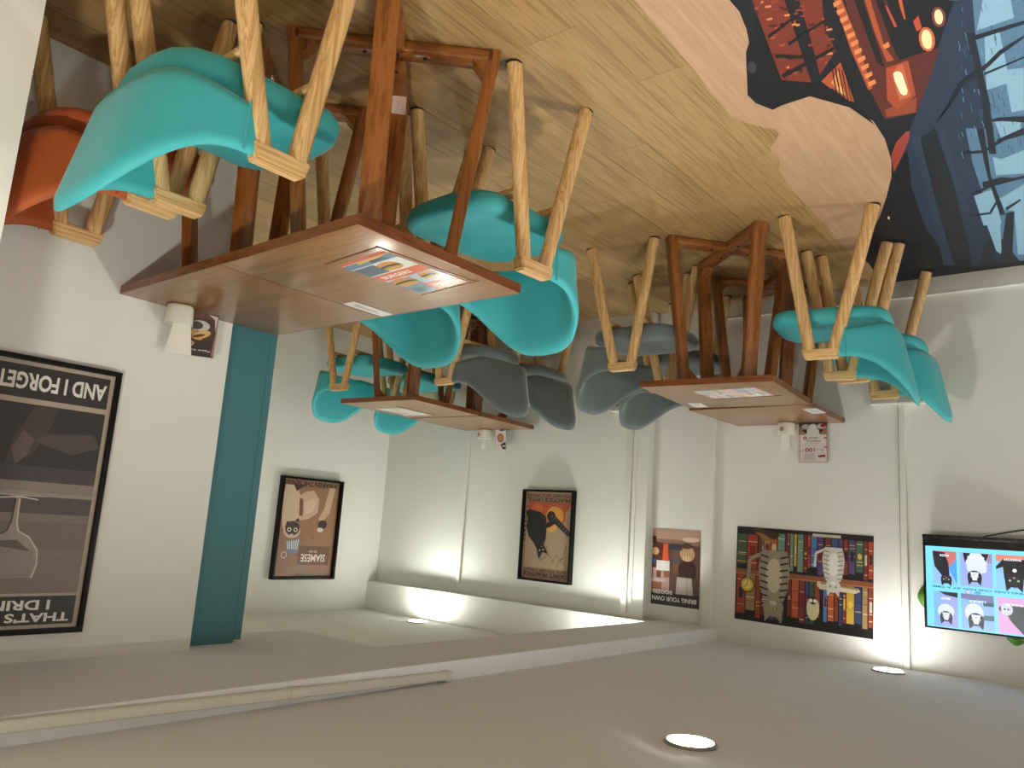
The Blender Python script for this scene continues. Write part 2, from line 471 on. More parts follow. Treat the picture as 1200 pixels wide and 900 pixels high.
downlight((1.042, 2.103, Z_MAIN), 'round ceiling downlight nearest the viewer with a slightly lopsided glowing lens', None, M['lens'], tilt=0.02)
downlight((1.052, 4.130, Z_MAIN), 'ceiling downlight close to the back wall, between bookshelf poster and television', None, M['lens_wall'])
downlight((4.085, 4.030, Z_ALC), 'small ceiling downlight in the raised alcove ceiling beside the bright bulkhead', None, M['lens_cool_wall'])
for p in ((1.05, 0.05), (-1.0, 0.05), (-1.0, 2.1), (-1.0, 4.13)):
    downlight((*p, Z_MAIN), 'round downlight in the main ceiling outside the photographed view', 'downlights outside the view', M['lens_room'])
for p in ((2.56, 4.03), (3.3, 2.75), (4.1, 2.4)):
    downlight((*p, Z_ALC), 'downlight in the alcove ceiling hidden behind the dropped ceiling', 'downlights hidden in the alcove', M['lens_cool_wall'] if p[1] > 4 else M['lens_cool'])

# white cable trunking on the beam
tr = thing('cable_trunking', 'white plastic cable trunking running along the ceiling beam', 'cable trunking', (1.985, 0.4, 1.9))
def trunk(name, y0, z0, y1, z1, h=0.028, d=0.028):
    bm = beam_bm((0.0, y0 - .4, z0 - 1.9), (0.0, y1 - .4, z1 - 1.9), d, h, side=(1, 0, 0), cham=0.14)
    return link(name, bm_mesh(bm, name, angle=30), M['pvc'], tr)
trunk('channel', 0.557, 1.898, 1.48, 1.916); trunk('channel', 1.49, 1.916, 2.12, 1.929)
trunk('joint_cover', 1.465, 1.916, 1.505, 1.9165, 0.032, 0.031); trunk('end_cap', 2.108, 1.929, 2.135, 1.9295, 0.033, 0.032)

# ------------------------------------------------------------------ chairs
SP = 0.228
def foot_top(front, s):
    f = Vector((0.178 if front else -0.178, s * (SP + 0.004), 0.0)); t = Vector((0.072 if front else -0.016, s * SP, 0.618))
    return f, t

def seat_mesh():
    half = [(0.262, 0.0), (0.260, 0.075), (0.248, 0.13), (0.220, 0.178), (0.178, 0.202), (0.145, 0.203), (0.127, 0.197), (0.110, 0.195),
            (0.06, 0.199), (0.0, 0.199), (-0.06, 0.197), (-0.12, 0.19), (-0.17, 0.17), (-0.205, 0.12), (-0.218, 0.05)]
    out = half + [(x, -y) for x, y in half[::-1] if abs(y) > 1e-6]
    bm = bmesh.new(); rings = []
    for sc, z in ((0.86, 0.408), (0.97, 0.414), (1.0, 0.432), (1.0, 0.447), (0.975, 0.462), (0.90, 0.471), (0.6, 0.474), (0.25, 0.472)):
        rings.append([bm.verts.new((0.02 + (x - 0.02) * sc, y * sc, z)) for x, y in out])
    n = len(out)
    for a, b2 in zip(rings, rings[1:]):
        for k in range(n): bm.faces.new((a[k], a[(k+1) % n], b2[(k+1) % n], b2[k]))
    bm.faces.new(rings[0][::-1]); bm.faces.new(rings[-1])
    return bm_mesh(bm, 'seat', angle=80)

def shell_pt(s, t):
    """s -1..1 round the back from one arm to the other, t 0..1 bottom to top"""
    a = abs(s); th = s * PI / 2
    y = (SP + 0.0) * math.copysign(abs(math.sin(th)) ** 0.62, s)
    back = max(math.cos(th), 0.0) ** 0.62
    x = -0.034 - 0.205 * back
    k = max(0.0, 1 - (abs(y) / SP) ** 2.7) ** 0.85
    zt = 0.632 + 0.168 * k
    zb = 0.518 - 0.030 * min(1, (1 - a) / 0.5)
    z = zb + (zt - zb) * t
    x -= 0.065 * back * max(0, (z - 0.50)) / 0.30
    y *= 1 + 0.06 * max(0, z - .62) / .2
    return Vector((x, y, z))

def shell_mesh():
    bm = bmesh.new(); NS, NT, th = 44, 10, 0.013
    def nrm(s, t):
        e = 1e-3
        du = shell_pt(min(s + e, 1), t) - shell_pt(max(s - e, -1), t); dv = shell_pt(s, min(t + e, 1)) - shell_pt(s, max(t - e, 0))
        n = du.cross(dv)
        return n.normalized() if n.length > 1e-12 else Vector((0, 0, 1))
    G = [[None] * (NT + 1) for _ in range(NS + 1)]; H = [[None] * (NT + 1) for _ in range(NS + 1)]
    for i in range(NS + 1):
        s = -1 + 2 * i / NS
        s = math.copysign(abs(s) ** 0.9, s)
        for j in range(NT + 1):
            t = j / NT; p = shell_pt(s, t); n = nrm(max(-.999, min(.999, s)), t)
            w = th * (1 - 0.75 * max(0, abs(2 * t - 1) - 0.8) / 0.2)
            G[i][j] = bm.verts.new(p + n * w); H[i][j] = bm.verts.new(p - n * w)
    for i in range(NS):
        for j in range(NT):
            bm.faces.new((G[i][j], G[i+1][j], G[i+1][j+1], G[i][j+1])); bm.faces.new((H[i][j], H[i][j+1], H[i+1][j+1], H[i+1][j]))
        for j in (0, NT):
            bm.faces.new((G[i][j], H[i][j], H[i+1][j], G[i+1][j]))
    for i in (0, NS):
        for j in range(NT): bm.faces.new((G[i][j], G[i][j+1], H[i][j+1], H[i][j]))
    return bm_mesh(bm, 'backrest', angle=75)

def make_chair(label, group):
    t = thing('lounge_chair', label, 'chair', (0, 0, 0), 0, group)
    for s in (-1, 1):
        for front in (True, False):
            f, tp = foot_top(front, s)
            g = f + (tp - f) * (0.006 / tp.z)
            lg = beam('leg', g, tp, 0.042, 0.050, M['oak'], t, side=(0, 1, 0), cham=0.30, w2=0.040, d2=0.047)
            beam('foot_glide', f + Vector((0, 0, .0)), g, 0.043, 0.052, M['black'], lg, side=(0, 1, 0))
        # short mitred bar on top of the two legs
        bm = bmesh.new()
        prof = [(-0.046, 0.600), (-0.036, 0.640), (0.092, 0.640), (0.104, 0.600)]
        ys = (s * SP - 0.0205, s * SP + 0.0205)
        A = [bm.verts.new((x, ys[0], z)) for x, z in prof]; B = [bm.verts.new((x, ys[1], z)) for x, z in prof]
        bm.faces.new(A); bm.faces.new(B)
        for k in range(4): bm.faces.new((A[k], A[(k+1) % 4], B[(k+1) % 4], B[k]))
        bmesh.ops.recalc_face_normals(bm, faces=bm.faces)
        bmesh.ops.bevel(bm, geom=bm.edges[:], offset=0.004, segments=2, affect='EDGES')
        link('arm_bar', bm_mesh(bm, 'arm_bar', angle=50), M['oak_h'], t)
    for x in (0.108, -0.075):
        beam('seat_rail', (x, -SP + .01, 0.392), (x, SP - .01, 0.392), 0.032, 0.022, M['oak_h'], t, side=(1, 0, 0), cham=0.15)
    st = link('seat', seat_mesh(), M['teal'], t)
    bk = link('backrest', shell_mesh(), M['teal'], t)
    for s in (-1, 1):    # sewn seam next to each arm and a stud on the leg
        pts = [shell_pt(s * 0.972, k / 8) + Vector((-0.0, s * 0.0135, 0)) for k in range(9)]
        sm = link('seam', bm_mesh(tube_bm(pts, 0.0028, 6), 'seam'), M['teal'], bk)
        sm.material_slots[0].link = 'OBJECT'; sm.material_slots[0].material = M['teal']
    for o in (st, bk):
        o.material_slots[0].link = 'OBJECT'; o.material_slots[0].material = M['teal']
    return t

M['oak_h'] = wood_mat('pale_oak_rail', (182, 138, 82), (228, 190, 134), (1.5, 48, 48), 0.42, 0.06, ring=5)
proto = make_chair('prototype', 'none')
first = [True]
def chair(x, y, deg, fab, label, group):
    o = proto if first[0] else copy_tree(proto)
    first[0] = False
    o.location = (x, y, 0); o.rotation_euler = (0, 0, math.radians(deg)); o['label'] = label; o['group'] = group
    def paint(q):
        for ch in [c for c in bpy.data.objects if c.parent == q]:
            if ch.name.split('.')[0] in ('seat', 'backrest', 'seam'): ch.material_slots[0].material = M[fab]
            paint(ch)
    paint(o)
    return o

GA, GB, GC = 'chairs at the table by the drinking poster', 'chairs at the table in the alcove', 'chairs at the table under the bookshelf poster'
chair(1.746, 0.900, 90, 'teal', 'teal chair in the foreground with its curved back to the viewer, overlapping the orange chair', GA)
chair(2.274, 0.860, 89, 'orange', 'orange fabric chair with oak legs squeezed in beside the white pier', GA)
chair(1.683, 1.848, -86, 'teal', 'teal chair across the nearest table, at its free corner with the seat in view', GA)
chair(2.225, 1.860, -90, 'teal', 'teal chair across the nearest table on the wall side, mostly hidden by the tabletop', GA)
chair(3.990, 3.255, 175, 'teal', 'teal chair at the alcove table, standing nearer the viewer, left foremost in the photo', GB)
chair(4.045, 3.825, 178, 'teal', 'teal chair at the alcove table showing only its round back top behind the tabletop', GB)
chair(3.070, 3.345, 3, 'grey', 'grey chair at the alcove table, the nearer of the two with darker curved backs', GB)
chair(3.115, 3.880, 2, 'grey', 'grey chair at the alcove table, closer to the back wall', GB)
chair(1.990, 3.370, 179, 'grey', 'grey chair in front at the table under the bookshelf poster, both oak side frames visible', GC)
chair(2.082, 3.930, 181, 'grey', 'grey chair behind another grey chair, by the wall socket and the white casing', GC)
chair(1.060, 3.452, -8, 'teal', 'teal chair in front at the table under the bookshelf poster, standing on the printed floor', GC)
chair(1.045, 3.980, 2, 'teal', 'teal chair behind another teal chair, closest to the socket box under the television side', GC)

# ------------------------------------------------------------------ tables (60 x 60 cm halves on crossed sled bases)
def make_table(label, group):
    t = thing('square_table', label, 'table', (0, 0, 0), 0, group)
    link('tabletop', bm_mesh(box_bm((-.296, -.296, .714), (.296, .296, .7400), .003, 2), 'tabletop'), M['tabletop'], t)
    bm = bmesh.new()
    for lo, hi in (((-.30, -.30, .712), (.30, -.296, .7398)), ((-.30, .296, .712), (.30, .30, .7398)), ((-.30, -.296, .712), (-.296, .296, .7398)), ((.296, -.296, .712), (.30, .296, .7398))):
        c = [(a + b2) / 2 for a, b2 in zip(lo, hi)]; s = [b2 - a for a, b2 in zip(lo, hi)]
        bmesh.ops.create_cube(bm, size=1.0, matrix=Matrix.Translation(c) @ Matrix.Diagonal((*s, 1)))
    link('edge_band', bm_mesh(bm, 'edge_band', False), M['table_edge'], t)
    for k in range(4):
        a = PI / 4 + k * PI / 2; d = Vector((math.cos(a), math.sin(a), 0)); n = Vector((-d.y, d.x, 0))
        lg = beam('leg', d * 0.298 + Vector((0, 0, 0.001)), d * 0.208 + Vector((0, 0, 0.700)), 0.060, 0.036, M['walnut'], t, side=n, cham=0.06)
        beam('floor_bar', d * 0.012 + Vector((0, 0, 0.021)), d * 0.290 + Vector((0, 0, 0.021)), 0.060, 0.036, M['walnut_h'], t, side=n, cham=0.08)
        beam('top_bar', d * 0.012 + Vector((0, 0, 0.694)), d * 0.224 + Vector((0, 0, 0.694)), 0.060, 0.034, M['walnut_h'], t, side=n, cham=0.08)
        for z0, r0, sg in ((0.036, 0.282, 1), (0.680, 0.203, -1)):     # corner blocks that soften the inside angle
            bm = bmesh.new()
            P = [(r0 + .004, z0), (r0 - .052, z0), (r0 - .004 - .006 * sg, z0 + .050 * sg)]
            A = [bm.verts.new(d * r + n * .027 + Vector((0, 0, z))) for r, z in P]; B = [bm.verts.new(d * r - n * .027 + Vector((0, 0, z))) for r, z in P]
            bm.faces.new(A); bm.faces.new(B)
            for q in range(3): bm.faces.new((A[q], A[(q+1) % 3], B[(q+1) % 3], B[q]))
            link('corner_block', bm_mesh(bm, 'corner_block', False), M['walnut'], lg)
        bp = bm_mesh(lathe_bm([(.006, 0), (.007, .002), (.004, .005)], 12), 'screw_cap')
        o = link('screw_cap', bp, M['black'], lg); o.location = d * 0.09 + Vector((0, 0, .0385))
    return t
M['walnut_h'] = wood_mat('stained_brown_rail', (100, 54, 18), (150, 90, 38), (6, 6, 30), 0.34, 0.08, 0.25)
tproto = make_table('p', 'none'); tf = [True]
def table(x, y, deg, label, group, dz=0.0):
    o = tproto if tf[0] else copy_tree(tproto); tf[0] = False
    o.location = (x, y, dz); o.rotation_euler = (0, 0, math.radians(deg)); o['label'] = label; o['group'] = group
    return o
GT = 'square brown wooden tables pushed together in pairs'
table(1.699, 1.380, 0, 'brown square table nearest the viewer with a colourful burger menu and white strip', GT)
table(2.300, 1.380, 0, 'brown square table standing against the wall with the teal pillar, pushed to the near table', GT, 0.0)
table(3.535, 3.275, -4, 'brown square table in the alcove with a glare-whitened menu, front half of the pair', GT)
table(3.585, 3.890, -4, 'brown square table in the alcove against the back wall with the guitar cat poster', GT)
table(1.545, 3.398, -5, 'brown square table with a wrinkled menu, front half of the pair under the bookshelf poster', GT)
table(1.600, 4.026, 1, 'brown square table against the back wall holding the red and white flyer', GT)

